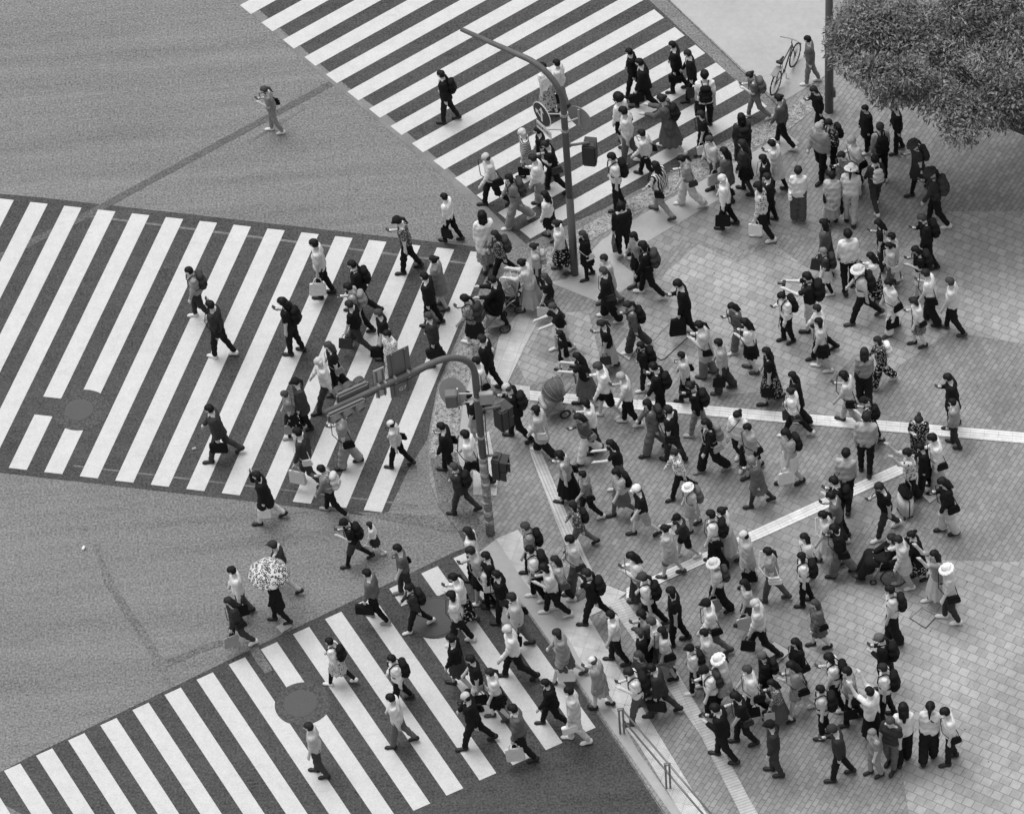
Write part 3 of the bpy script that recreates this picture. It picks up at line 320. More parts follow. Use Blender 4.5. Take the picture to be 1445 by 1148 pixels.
def rough_mat(name, v, var=.25, scales=(1.2, 14, 90), rough=.85, bmp=.3, spec=.2, wt=(.9, .5, .8), streak=0):
    """grey surface with large blotches, medium mottle and fine grain"""
    if name in MATS: return MATS[name]
    m, n, b = base_mat(name, rough, spec); c = coord(n)
    f = None
    for s_, w_ in zip(scales, wt):
        q = mathn(n, 'MULTIPLY', mathn(n, 'SUBTRACT', noise(n, c, s_, 5, .65), .5), var * w_ * 4)
        f = q if f is None else mathn(n, 'ADD', f, q)
    if streak:      # tyre-polished tracks and rolled-in texture along the carriageway
        for rot_, sc_, w_ in ((.52, (.12, 1.6, 1), .5), (-.95, (.10, 2.2, 1), .35), (.2, (.5, 5, 1), .25)):
            f = mathn(n, 'ADD', f, mathn(n, 'MULTIPLY', mathn(n, 'SUBTRACT', noise(n, coord(n, sc_, rot_), 1, 4, .6), .5), w_))
        cr = n.nodes.new('ShaderNodeTexVoronoi'); cr.feature = 'DISTANCE_TO_EDGE'; cr.inputs['Scale'].default_value = .28
        wv = n.nodes.new('ShaderNodeVectorMath'); wv.operation = 'ADD'; nn = n.nodes.new('ShaderNodeTexNoise'); nn.inputs['Scale'].default_value = 1.3; nn.inputs['Detail'].default_value = 6
        n.links.new(c, nn.inputs['Vector']); n.links.new(c, wv.inputs[0]); n.links.new(nn.outputs['Color'], wv.inputs[1]); n.links.new(wv.outputs[0], cr.inputs['Vector'])
        msk = mathn(n, 'MULTIPLY', mathn(n, 'LESS_THAN', cr.outputs['Distance'], .0022), mathn(n, 'GREATER_THAN', noise(n, c, .35, 2), .56))
        f = mathn(n, 'SUBTRACT', f, mathn(n, 'MULTIPLY', msk, .3))
    val = mathn(n, 'MULTIPLY', mathn(n, 'ADD', f, 1), v)
    val = mathn(n, 'MAXIMUM', val, v * .25)
    n.links.new(val, b.inputs['Base Color'])
    bump(n, b, noise(n, c, scales[-1], 3), bmp, .006)
    MATS[name] = m; return m
def paver_mat(name, v, mortar, bw_, bh_, rot, var=.3, offset=.5, grooves=0, msize=.012):
    if name in MATS: return MATS[name]
    m, n, b = base_mat(name, .85, .25); c = coord(n, 1, rot)
    t = n.nodes.new('ShaderNodeTexBrick'); n.links.new(c, t.inputs['Vector'])
    t.inputs['Scale'].default_value = 1; t.inputs['Brick Width'].default_value = bw_; t.inputs['Row Height'].default_value = bh_
    t.inputs['Mortar Size'].default_value = msize; t.inputs['Mortar Smooth'].default_value = .4; t.offset = offset
    t.inputs['Color1'].default_value = g3(v * (1 - var)); t.inputs['Color2'].default_value = g3(v * (1 + var * .6)); t.inputs['Mortar'].default_value = g3(mortar)
    big = mathn(n, 'ADD', mathn(n, 'MULTIPLY', noise(n, coord(n), .45, 4, .6), 1.0), .5)
    med = mathn(n, 'ADD', mathn(n, 'MULTIPLY', noise(n, coord(n), 5, 5, .7), .8), .6)
    fine = mathn(n, 'ADD', mathn(n, 'MULTIPLY', noise(n, coord(n), 70, 3, .7), .5), .75)
    k = mathn(n, 'MULTIPLY', mathn(n, 'MULTIPLY', big, med), fine)
    col = n.nodes.new('ShaderNodeVectorMath'); col.operation = 'SCALE'; n.links.new(t.outputs['Color'], col.inputs[0]); n.links.new(k, col.inputs['Scale'])
    out = col.outputs[0]
    # dark gum spots and dirt
    vo = n.nodes.new('ShaderNodeTexVoronoi'); vo.inputs['Scale'].default_value = 2.6; n.links.new(coord(n), vo.inputs['Vector'])
    sp = ramp(n, vo.outputs['Distance'], .035, .25, .05, 1)
    mu = n.nodes.new('ShaderNodeVectorMath'); mu.operation = 'MULTIPLY'; n.links.new(out, mu.inputs[0]); n.links.new(sp, mu.inputs[1])
    out = mu.outputs[0]
    if grooves:
        w = n.nodes.new('ShaderNodeTexWave'); w.bands_direction = 'Y'; w.inputs['Scale'].default_value = grooves; n.links.new(c, w.inputs['Vector'])
        mu2 = n.nodes.new('ShaderNodeVectorMath'); mu2.operation = 'MULTIPLY'; n.links.new(out, mu2.inputs[0])
        n.links.new(ramp(n, w.outputs['Fac'], .25, .78, .5, 1), mu2.inputs[1]); out = mu2.outputs[0]
    n.links.new(out, b.inputs['Base Color'])
    bump(n, b, t.outputs['Fac'], -.4, .004)
    MATS[name] = m; return m
SHADE = {'W': .79, 'L': .50, 'G': .27, 'M': .13, 'D': .05, 'K': .016, 'S': .08}
def cloth(sh, pat='', seed=0):
    key = 'cloth_' + sh + {'*': 'floral', '=': 'hoops', '|': 'bars', '': ''}[pat] + str(seed % 3)
    if key in MATS: return MATS[key]
    m, n, b = base_mat(key, .92, .12); c = coord(n)
    v = SHADE[sh] * (.82, 1, 1.15)[seed % 3]
    v = min(v, .8)
    f = mathn(n, 'ADD', mathn(n, 'MULTIPLY', noise(n, c, 9, 3), .5), .75)
    val = mathn(n, 'MULTIPLY', f, v)
    alt = .55 if v < .2 else .06
    if pat == '*':
        q = n.nodes.new('ShaderNodeTexVoronoi'); q.inputs['Scale'].default_value = (17, 24, 30)[seed % 3]; n.links.new(c, q.inputs['Vector'])
        msk = ramp(n, q.outputs['Distance'], .3, 1, .42, 0); val = mixn(n, msk, val, alt)
    elif pat in '=|' and pat:
        w = n.nodes.new('ShaderNodeTexWave'); w.bands_direction = 'Z' if pat == '=' else 'Y'; w.inputs['Scale'].default_value = 7 if pat == '=' else 5.5
        n.links.new(c, w.inputs['Vector']); msk = ramp(n, w.outputs['Fac'], .45, 0, .55, 1); val = mixn(n, msk, .7, .03)
    n.links.new(val, b.inputs['Base Color']); bump(n, b, noise(n, c, 16, 3), .5, .02)
    MATS[key] = m; return m
def flat(name, v, rough=.6, spec=.4, metal=0, var=.12, sc=12):
    if name in MATS: return MATS[name]
    m, n, b = base_mat(name, rough, spec); b.inputs['Metallic'].default_value = metal
    f = mathn(n, 'ADD', mathn(n, 'MULTIPLY', noise(n, coord(n), sc, 4), 2 * var), 1 - var)
    n.links.new(mathn(n, 'MULTIPLY', f, v), b.inputs['Base Color']); MATS[name] = m; return m
# ------------------------------------------------------------------ mesh helpers
def mesh_np(name, V, F):
    me = bpy.data.meshes.new(name); V = np.asarray(V, dtype=np.float32)
    me.vertices.add(len(V)); me.vertices.foreach_set('co', V.ravel())
    F = np.asarray(F, dtype=np.int32); k = F.shape[1]
    me.loops.add(F.size); me.loops.foreach_set('vertex_index', F.ravel())
    me.polygons.add(len(F)); me.polygons.foreach_set('loop_start', np.arange(0, F.size, k, dtype=np.int32))
    me.update(calc_edges=True); me.validate(); me.shade_smooth(); return me
def link(name, me, mat=None, parent=None, loc=None, rot=None, sc=None):
    o = bpy.data.objects.new(name, me); COL.objects.link(o)
    if mat is not None:
        if len(me.materials) == 0: me.materials.append(None)
        o.material_slots[0].link = 'OBJECT'; o.material_slots[0].material = mat
    if parent is not None: o.parent = parent
    if loc is not None: o.location = loc
    if rot is not None: o.rotation_euler = rot
    if sc is not None: o.scale = (sc,) * 3 if isinstance(sc, (int, float)) else sc
    return o
def tag(o, label=None, cat=None, group=None, kind=None):
    if label: o['label'] = label
    if cat: o['category'] = cat
    if group: o['group'] = group
    if kind: o['kind'] = kind
    return o
def empty(name, loc, rz=0):
    o = bpy.data.objects.new(name, None); COL.objects.link(o); o.location = loc; o.rotation_euler = (0, 0, rz); o.empty_display_size = .2; return o
def bmesh_obj(name, bm, mat, parent=None, smooth=False, loc=None, rot=None):
    me = bpy.data.meshes.new(name); bmesh.ops.recalc_face_normals(bm, faces=bm.faces); bm.to_mesh(me); bm.free()
    if smooth: me.shade_smooth()
    me.materials.append(mat); o = bpy.data.objects.new(name, me); COL.objects.link(o)
    if parent is not None: o.parent = parent
    if loc is not None: o.location = loc
    if rot is not None: o.rotation_euler = rot
    return o
def box(bm, c, s, bevel=0, M=None):
    r = bmesh.ops.create_cube(bm, size=1); vs = r['verts']
    bmesh.ops.scale(bm, vec=s, verts=vs)
    if bevel:
        es = list({e for v in vs for e in v.link_edges})
        nb = bmesh.ops.bevel(bm, geom=es, offset=bevel, segments=2, affect='EDGES'); vs = list({v for f in nb['faces'] for v in f.verts} | {v for v in vs if v.is_valid})
    T = Matrix.Translation(c)
    if M is not None: T = T @ M
    bmesh.ops.transform(bm, matrix=T, verts=vs); return vs
def tube(bm, pts, r, seg=8, caps=True):
    pts = [Vector(p) for p in pts]; rs = r if isinstance(r, (list, tuple)) else [r] * len(pts); rings = []
    for i, p in enumerate(pts):
        t = (pts[min(i + 1, len(pts) - 1)] - pts[max(i - 1, 0)])
        t = t.normalized() if t.length > 1e-6 else Vector((0, 0, 1))
        a = t.cross(Vector((0, 0, 1)) if abs(t.z) < .9 else Vector((1, 0, 0))).normalized(); b_ = t.cross(a)
        rings.append([bm.verts.new(p + rs[i] * (a * math.cos(2 * PI * k / seg) + b_ * math.sin(2 * PI * k / seg))) for k in range(seg)])
    for A, B in zip(rings, rings[1:]):
        for k in range(seg): bm.faces.new((A[k], A[(k + 1) % seg], B[(k + 1) % seg], B[k]))
    if caps: bm.faces.new(rings[0][::-1]); bm.faces.new(rings[-1])
def disc(bm, c, n, r, th=.01, seg=28):
    n = Vector(n).normalized(); q = Vector((0, 0, 1)).rotation_difference(n).to_matrix().to_4x4()
    vs = bmesh.ops.create_cone(bm, cap_ends=True, segments=seg, radius1=r, radius2=r, depth=th)['verts']
    bmesh.ops.transform(bm, matrix=Matrix.Translation(c) @ q, verts=vs)
def sheet(name, polys, z, mat, kind='structure'):
    bm = bmesh.new()
    for ip, p in enumerate(polys):
        if name in ('road_seam', 'pavement_tactile', 'pavement_concrete'): z += .0003
        f = bm.faces.new([bm.verts.new((x, y, z)) for x, y in p])
        f.normal_update()
        if f.normal.z < 0: f.normal_flip()
    bmesh.ops.triangulate(bm, faces=[f for f in bm.faces if len(f.verts) > 4])
    me = bpy.data.meshes.new(name); bm.to_mesh(me); bm.free(); me.materials.append(mat)
    o = bpy.data.objects.new(name, me); COL.objects.link(o); o['kind'] = kind; return o
# ------------------------------------------------------------------ ground
ASPH = rough_mat('asphalt', .188, .13, (.22, 5, 21), .9, .5, .2, (.6, .9, 5.5), 1)
ASPD = rough_mat('asphalt_dark', .070, .13, (.5, 5, 21), .9, .5, .2, (1.1, 1.4, 6.0), 1)
SEAM = rough_mat('asphalt_seam', .115, .13, (.6, 5, 21), .9, .3, .2, (.9, .8, 6.0))
PAINT = rough_mat('road_paint', .545, .05, (.5, 4, 24), .7, .25, .3, (.9, 1.3, 2.6))
def wear(m):
    n = m.node_tree; b = n.nodes['Principled BSDF']; src = b.inputs['Base Color'].links[0].from_socket
    out = src
    for rot_, sc_, th, amt in ((.52, (3, 26, 1), .685, .55), (-.95, (2.5, 22, 1), .69, .5), (0, (14, 14, 1), .72, .85), (1.3, (.8, 3.2, 1), .60, .10)):
        k = ramp(n, noise(n, coord(n, sc_, rot_), 1, 5, .7), th, 0, th + .05, amt); out = mixn(n, k, out, .10)
    n.links.new(out, b.inputs['Base Color'])
wear(PAINT)
sheet('road', [[(-260, -260), (260, -260), (260, 260), (-260, 260)]], 0, ASPH)
sheet('road_surface_crossing', [[(-12.262,8.05),(-10.296,7.563),(-0.362,4.807),(-0.063,4.487),(-0.891,2.584),(-1.587,0.781),(-1.883,-0.718),(-2.355,-1.568),(-2.817,-2.644),(-3.349,-2.681),(-4.865,-2.254),(-12.077,-0.355)],
   [(-7.688,16.835),(-3.575,10.836),(-2.084,8.915),(0.628,4.798),(2.423,5.642),(6.519,8.154),(5.713,9.583),(3.909,12.594),(2.188,15.558)],
   [(-10.451,-8.286),(-5.629,-5.907),(-1.495,-3.902),(-1.128,-3.77),(-0.642,-4.631),(0.151,-6.098),(0.902,-7.841),(1.541,-9.261),(3.154,-13.066),(-7.591,-11.936),(-11.599,-8.911)]], .004, ASPD)
def lerp(a, b, t): return (a[0] + (b[0] - a[0]) * t, a[1] + (b[1] - a[1]) * t)
stripes = []
def quad(T0, T1, B1, B0): stripes.append([T0, T1, B1, B0])
for q in [[(-12.139,7.886),(-11.737,7.776),(-14.461,0.458),(-14.86,0.565)],[(-11.355,7.67),(-10.954,7.56),(-13.677,0.247),(-14.076,0.354)],[(-10.573,7.454),(-10.174,7.345),(-12.896,0.037),(-13.293,0.143)],[(-9.794,7.239),(-9.395,7.131),(-12.118,-0.173),(-12.514,-0.067)],[(-9.017,7.025),(-8.62,6.917),(-11.341,-0.382),(-11.736,-0.276)],[(-8.242,6.812),(-7.846,6.703),(-9.834,1.376),(-10.228,1.482)],[(-10.413,0.985),(-10.019,0.879),(-10.568,-0.59),(-10.961,-0.485)],[(-7.47,6.599),(-7.075,6.491),(-9.022,1.274),(-9.416,1.38)],[(-9.693,0.635),(-9.3,0.529),(-9.796,-0.798),(-10.188,-0.693)],[(-6.699,6.386),(-6.306,6.279),(-9.027,-1.005),(-9.418,-0.9)],[(-5.931,6.175),(-5.539,6.067),(-8.26,-1.212),(-8.65,-1.107)],[(-5.166,5.964),(-4.774,5.857),(-7.496,-1.417),(-7.884,-1.313)],[(-4.402,5.753),(-4.012,5.646),(-6.733,-1.623),(-7.121,-1.519)],[(-3.641,5.543),(-3.252,5.437),(-5.973,-1.827),(-6.36,-1.724)],[(-2.882,5.334),(-2.494,5.228),(-5.216,-2.031),(-5.601,-1.928)],[(-2.126,5.125),(-1.738,5.02),(-4.461,-2.235),(-4.845,-2.132)],[(-1.371,4.917),(-0.985,4.812),(-3.707,-2.437),(-4.09,-2.335)],[(-0.619,4.71),(-0.234,4.605),(-2.957,-2.64),(-3.339,-2.537)]] + [[(-7.143,15.371),(-6.881,15.024),(-0.585,19.283),(-0.813,19.633)],[(-6.632,14.696),(-6.373,14.352),(-0.114,18.558),(-0.34,18.905)],[(-6.126,14.027),(-5.87,13.686),(0.353,17.841),(0.129,18.185)],[(-5.625,13.363),(-5.37,13.025),(0.815,17.13),(0.593,17.47)],[(-5.128,12.706),(-4.875,12.371),(1.273,16.425),(1.053,16.763)],[(-4.635,12.054),(-4.385,11.722),(1.727,15.727),(1.509,16.061)],[(-4.146,11.408),(-3.898,11.078),(2.177,15.035),(1.961,15.367)],[(-3.662,10.767),(-3.416,10.44),(2.623,14.35),(2.409,14.678)],[(-3.182,10.132),(-2.938,9.808),(3.064,13.67),(2.852,13.996)],[(-2.706,9.502),(-2.464,9.181),(3.502,12.997),(3.292,13.319)],[(-2.234,8.878),(-1.994,8.56),(3.936,12.329),(3.728,12.649)],[(-1.766,8.259),(-1.528,7.943),(4.366,11.668),(4.16,11.985)],[(-1.302,7.645),(-1.066,7.332),(4.793,11.012),(4.588,11.326)],[(-0.842,7.036),(-0.608,6.726),(5.215,10.362),(5.012,10.673)],[(-0.385,6.433),(-0.154,6.125),(5.634,9.718),(5.433,10.027)],[(0.067,5.834),(0.297,5.529),(6.05,9.079),(5.85,9.385)],[(0.516,5.241),(0.744,4.938),(6.461,8.446),(6.264,8.749)]] + [[(-11.595,-8.887),(-11.266,-8.737),(-8.993,-13.251),(-9.324,-13.389)],[(-10.945,-8.576),(-10.614,-8.426),(-8.341,-12.963),(-8.673,-13.102)],[(-10.293,-8.264),(-9.96,-8.114),(-7.685,-12.674),(-8.018,-12.813)],[(-9.637,-7.951),(-9.302,-7.799),(-7.026,-12.384),(-7.361,-12.524)],[(-8.977,-7.636),(-8.641,-7.484),(-6.365,-12.092),(-6.701,-12.233)],[(-8.315,-7.319),(-7.977,-7.166),(-5.7,-11.799),(-6.037,-11.94)],[(-7.649,-7.001),(-7.31,-6.847),(-5.032,-11.505),(-5.371,-11.646)],[(-6.98,-6.681),(-6.639,-6.527),(-4.36,-11.209),(-4.701,-11.351)],[(-6.308,-6.36),(-5.966,-6.205),(-3.686,-10.911),(-4.029,-11.055)],[(-5.632,-6.037),(-5.288,-5.881),(-4.714,-7.073),(-5.058,-7.226)],[(-4.735,-7.895),(-4.391,-7.744),(-3.009,-10.613),(-3.353,-10.757)],[(-4.953,-5.713),(-4.608,-5.556),(-2.328,-10.313),(-2.673,-10.457)],[(-4.271,-5.387),(-3.924,-5.229),(-1.644,-10.011),(-1.991,-10.156)],[(-3.585,-5.059),(-3.236,-4.901),(-0.957,-9.708),(-1.305,-9.854)],[(-2.896,-4.73),(-2.546,-4.571),(-2.31,-5.071),(-2.661,-5.228)],[(-2.369,-5.846),(-2.018,-5.69),(-0.266,-9.404),(-0.617,-9.55)],[(-2.204,-4.399),(-1.851,-4.239),(-1.545,-4.892),(-1.898,-5.05)],[(-1.653,-5.571),(-1.3,-5.414),(0.428,-9.098),(0.076,-9.245)],[(-1.508,-4.066),(-1.154,-3.906),(1.125,-8.791),(0.771,-8.939)]]: stripes.append(q)
sheet('road_marking', stripes, .009, PAINT)
sheet('road_seam', [[(-11.727,5.664),(-9.512,6.861),(-3.501,10.589),(-3.407,10.436),(-9.414,6.693),(-11.691,5.44)]], .0065, SEAM)
FADE = rough_mat('asphalt_repair', .150, .13, (.7, 5, 21), .9, .3, .2, (1.4, 1.2, 7.0))
sheet('road_repair', [[(-9.103,-2.833),(-8.982,-2.827),(-8.847,-3.482),(-8.608,-4.085),(-8.312,-4.727),(-7.872,-5.585),(-7.642,-6.169),(-7.428,-6.765),(-7.561,-6.824),(-7.79,-6.245),(-8.109,-5.559),(-8.55,-4.662),(-8.893,-3.9)]], .0062, FADE)
sheet('road_repair', [[(-7.907,-6.158),(-7.374,-6.013),(-6.779,-5.762),(-6.185,-5.64),(-6.143,-5.776),(-6.753,-5.932),(-7.302,-6.169),(-7.791,-6.356)]], .0066, FADE)
sheet('road_repair', [[(-5.951,-5.797),(-5.744,-5.783),(-5.578,-6.211),(-5.397,-6.601),(-5.561,-6.675),(-5.785,-6.243)], [(-3.541,-2.561),(-2.639,-2.703),(-1.89,-2.866),(-1.159,-3.281),(-1.466,-3.383),(-2.205,-3.104),(-2.948,-2.844)]], .0058, FADE)
PALE = rough_mat('pale_scuff', .17, .35, (2, 12, 40), .9, .2, .2, (1, 1, 1.5))
sheet('road_scuff', [[(-9.317,6.905),(-0.644,4.361),(-0.648,4.296),(-9.317,6.837)], [(-9.55,-0.564),(-2.175,-2.52),(-2.177,-2.559),(-9.55,-0.604)], [(-5.541,8.785),(-4.193,9.781),(-4.162,9.73),(-5.51,8.713)]], .0065, PALE)
# manhole lids
def ell(cx, cy, rx, ry, seg=40, ph=0): return [(cx + rx * math.cos(2 * PI * k / seg + ph), cy + ry * math.sin(2 * PI * k / seg + ph)) for k in range(seg)]
LID = flat('manhole_iron', .088, .7, .3, 0, .25, 30)
RIMM = flat('manhole_rim', .13, .7, .3)
for (c, r, pr, lab) in (((-9.430856996878557,0.990207120217022), .29, .62, 'round manhole lid cut into the stripes at the left edge of the left crossing'),
                    ((-4.854329272846246,-7.539892359173969), .33, .58, 'round manhole lid between cut stripes at the lower end of the lower crossing'),
                    ((-2.006424442265011,-5.596874090179796), .50, .60, 'largest round manhole lid near the top of the lower crossing')):
    sheet('road_patch', [ell(c[0] + .05, c[1], pr, pr * .95)], .0125, rough_mat('asphalt_patch', .080, .13, (.8, 5, 21), .9, .4, .2, (.8, .8, 6.0)))
    bm = bmesh.new(); 
    vs = bmesh.ops.create_cone(bm, cap_ends=True, segments=48, radius1=r, radius2=r, depth=.012)['verts']
    for a in np.arange(-r, r, .045):
        h = math.sqrt(max(r * r * .8 - a * a, 0))
        if h > .03: box(bm, (a, 0, .0075), (.016, 2 * h, .004)); 
    o = bmesh_obj('manhole_cover', bm, LID, None, False, (c[0], c[1], .0155)); tag(o, lab, 'manhole cover', 'round manhole lids in the road')
    bm = bmesh.new(); tube(bm, [(r * 1.03 * math.cos(t), r * 1.03 * math.sin(t), 0) for t in np.linspace(0, 2 * PI, 49)], .008, 6, False)
    bmesh_obj('rim', bm, RIMM, o, True)
# pavement
PAV = paver_mat('paving_slab', .345, .215, .215, .205, math.radians(34), .14)
BRK = paver_mat('paving_brick', .262, .165, .215, .105, math.radians(-56), .16)
LITE = rough_mat('pale_concrete', .40, .10, (.7, 7, 35), .85, .25, .2, (.9, .8, .5))
sheet('pavement_asphalt', [[(-1.852,-1.285),(-1.25,-1.194),(-1.171,-2.2),(-1.012,-2.848),(-0.585,-3.734),(-0.776,-4.387),(-1.387,-3.314),(-1.727,-2.649)]], .0415, FADE)
GRAN = rough_mat('granite_sett', .28, .35, (1.2, 13, 30), .9, .6, .2, (.5, 1.8, 2.6))
TAC = paver_mat('tactile_tile', .58, .38, .30, .30, math.radians(20), .06, 0, 0, .006)
def dots(m, sc, rot):
    n = m.node_tree; b = n.nodes['Principled BSDF']; src = b.inputs['Base Color'].links[0].from_socket; c = coord(n, sc, rot)
    sep = n.nodes.new('ShaderNodeSeparateXYZ'); n.links.new(c, sep.inputs[0])
    a = mathn(n, 'SINE', sep.outputs[0], 0); d_ = mathn(n, 'SINE', sep.outputs[1], 0)
    k = mathn(n, 'ADD', mathn(n, 'MULTIPLY', mathn(n, 'MULTIPLY', a, d_), .16), .92)
    mu = n.nodes.new('ShaderNodeVectorMath'); mu.operation = 'SCALE'; n.links.new(src, mu.inputs[0]); n.links.new(k, mu.inputs['Scale']); n.links.new(mu.outputs[0], b.inputs['Base Color'])
dots(TAC, 2 * PI / .06, math.radians(20))
KERB = [(3.594,13.868),(6.712,8.431),(6.511,8.086),(4.981,7.152),(3.258,6.009),(2.271,5.35),(1.43,4.834),(0.728,4.393),(0.157,3.939),(-0.293,3.346),(-0.735,2.566),(-1.179,1.669),(-1.541,0.775),(-1.759,-0.123),(-1.889,-1.121),(-1.888,-1.96),(-1.727,-2.649),(-1.387,-3.314),(-0.776,-4.387),(-0.111,-5.601),(0.654,-7.265),(1.399,-8.889),(2.587,-11.647),(3.293,-13.081),(11.939,-13.99),(16.408,12.228)]
def slab(name, poly, z0, z1, mat):
    bm = bmesh.new(); vs = [bm.verts.new((x, y, z0)) for x, y in poly]; f = bm.faces.new(vs)
    r = bmesh.ops.extrude_face_region(bm, geom=[f]); bmesh.ops.translate(bm, vec=(0, 0, z1 - z0), verts=[v for v in r['geom'] if isinstance(v, bmesh.types.BMVert)])
    bmesh.ops.triangulate(bm, faces=[f for f in bm.faces if len(f.verts) > 4])
    o = bmesh_obj(name, bm, mat); o['kind'] = 'structure'; return o
slab('pavement', KERB, -.05, .034, BRK)
sheet('pavement_surface', [[(3.504,3.346),(4.466,4.316),(5.273,3.632),(6.118,4.117),(6.818,3.274),(7.83,3.803),(8.727,3.37),(10.162,4.617),(15.011,4.031),(14.23,-0.549),(9.675,1.022),(8.141,-0.044),(7.606,0.64),(6.811,-0.197),(4.418,-0.226),(2.898,1.82),(2.148,2.226)],[(6.388,-5.759),(8.09,-5.191),(13.307,-5.966),(11.939,-13.99),(7.151,-13.486),(7.142,-9.154),(6.252,-8.154),(5.223,-6.939)],[(-0.182,2.607),(1.862,2.578),(2.039,0.876),(0.385,0.551)]], .0385, PAV)
sheet('pavement_concrete', [[(3.741,13.601),(6.749,8.473),(7.923,9.261),(8.151,10.368),(8.458,12.998)],[(6.806,7.498),(7.063,7.17),(5.676,6.006),(4.133,5.014),(2.611,4.037),(2.201,3.869),(1.465,3.589),(1.817,4.045),(2.345,4.68),(3.281,5.338),(5.073,6.439)],[(1.465,3.589),(2.201,3.869),(2.611,4.037),(3.112,3.393),(2.19,2.752),(1.065,3.529)],[(-1.252,-1.234),(-1.143,-0.398),(-1.021,0.365),(-0.772,1.163),(-0.403,1.578),(-0.275,1.146),(-0.481,0.343),(-0.818,-0.638),(-0.939,-1.63),(-1.212,-1.599)],[(-1.15,-4.153),(-0.581,-3.677),(0.212,-5.221),(0.796,-6.542),(1.457,-8.174),(1.926,-9.481),(3.569,-13.11),(3.362,-13.088),(1.431,-8.856),(0.685,-7.232),(-0.079,-5.566)]], .042, LITE)
sheet('pavement_granite', [[(6.603,8.029),(7.88,9.032),(8.091,8.725),(6.849,7.585),(5.087,6.572),(3.29,5.448),(2.359,4.854),(2.2,5.27),(3.254,5.964),(4.975,7.084)],[(2.2,5.27),(2.359,4.854),(1.521,4.341),(0.93,3.869),(0.422,3.39),(0.019,2.796),(-0.293,2.091),(-0.77,1.204),(-1.019,0.405),(-1.143,-0.398),(-1.25,-1.194),(-1.859,-1.124),(-1.729,-0.127),(-1.511,0.751),(-1.149,1.645),(-0.705,2.541),(-0.263,3.321),(0.187,3.914),(0.758,4.367),(1.46,4.808)]], .0455, GRAN)
DKP = paver_mat('paving_dark', .26, .17, .215, .205, math.radians(34), .14)
sheet('pavement_patch', [[(3.233,4.793),(5.851,6.142),(6.539,5.055),(7.802,4.903),(7.529,3.948),(6.31,4.422),(5.299,3.889),(4.083,4.471),(3.523,3.559),(2.762,3.932)],[(5.973,-0.099),(7.355,-0.158),(8.266,-1.484),(6.154,-1.241)],[(4.119,-6.258),(5.595,-6.235),(6.081,-7.126),(4.451,-7.315)],[(0.725,2.076),(1.764,1.324),(1.269,0.966),(0.449,1.479)],[(4.236,-3.599),(6.999,-3.131),(7.819,-3.811),(6.036,-4.96),(4.692,-5.0)]], .0405, DKP)
sheet('pavement_tactile', [[(0.552,2.989),(0.894,2.692),(0.419,1.733),(-0.076,0.605),(-0.461,0.65),(-0.308,1.358),(-0.157,2.011)],[(-0.12,0.651),(0.429,0.505),(0.402,0.117),(-0.237,0.274)],[(-0.892,-0.832),(-0.544,-0.67),(-0.429,-2.007),(-0.491,-2.495),(-0.987,-2.418)],[(-0.581,-3.677),(-0.102,-3.478),(0.672,-5.026),(1.123,-5.738),(1.798,-7.574),(2.329,-8.989),(3.303,-11.552),(3.845,-13.139),(3.431,-13.095),(1.941,-9.305),(1.32,-8.069),(0.52,-5.896),(0.002,-5.046)],[(0.771,-5.699),(1.67,-5.194),(2.037,-5.425),(1.686,-5.725),(0.963,-6.095)]], .049, TAC)
def strip_dir(pts):
    a, b = Vector(pts[0]), Vector(pts[1]); return math.atan2(b.y - a.y, b.x - a.x)
for i, (q, br) in enumerate([([(0.42,0.382),(11.667,-2.218),(11.621,-2.512),(0.4,0.097)],0.74),([(8.207,-2.538),(5.34,-3.822),(3.225,-4.778),(2.047,-5.312),(2.025,-5.574),(3.229,-5.046),(5.353,-4.114),(8.197,-2.854)],0.74),([(0.354,-0.571),(0.557,-1.401),(0.993,-3.33),(1.483,-5.117),(1.164,-5.214),(0.732,-3.398),(0.323,-1.475),(0.249,-0.761)],0.52),([(1.634,-5.644),(1.968,-5.549),(2.834,-7.413),(3.523,-9.316),(4.812,-13.24),(4.398,-13.197),(3.238,-9.285),(2.52,-7.653)],0.52)]):
    ang = strip_dir(q)
    sheet('pavement_guide_strip', [q], .0525 + .0002 * i, paver_mat('guide_tile_%d' % i, br, br * .7, .30, .34, -ang, .06, 0, 4.6, .006))
# granite gutter line along the upper crossing
sheet('gutter', [[(-7.517,16.557),(-3.612,10.745),(-2.267,9.216),(-0.866,7.185),(0.568,4.849),(0.414,4.692),(-1.009,6.954),(-2.411,8.955),(-3.778,10.766),(-7.776,16.591)]], .0075, rough_mat('gutter_stone', .2, .25, (2, 20, 60), .9, .5))
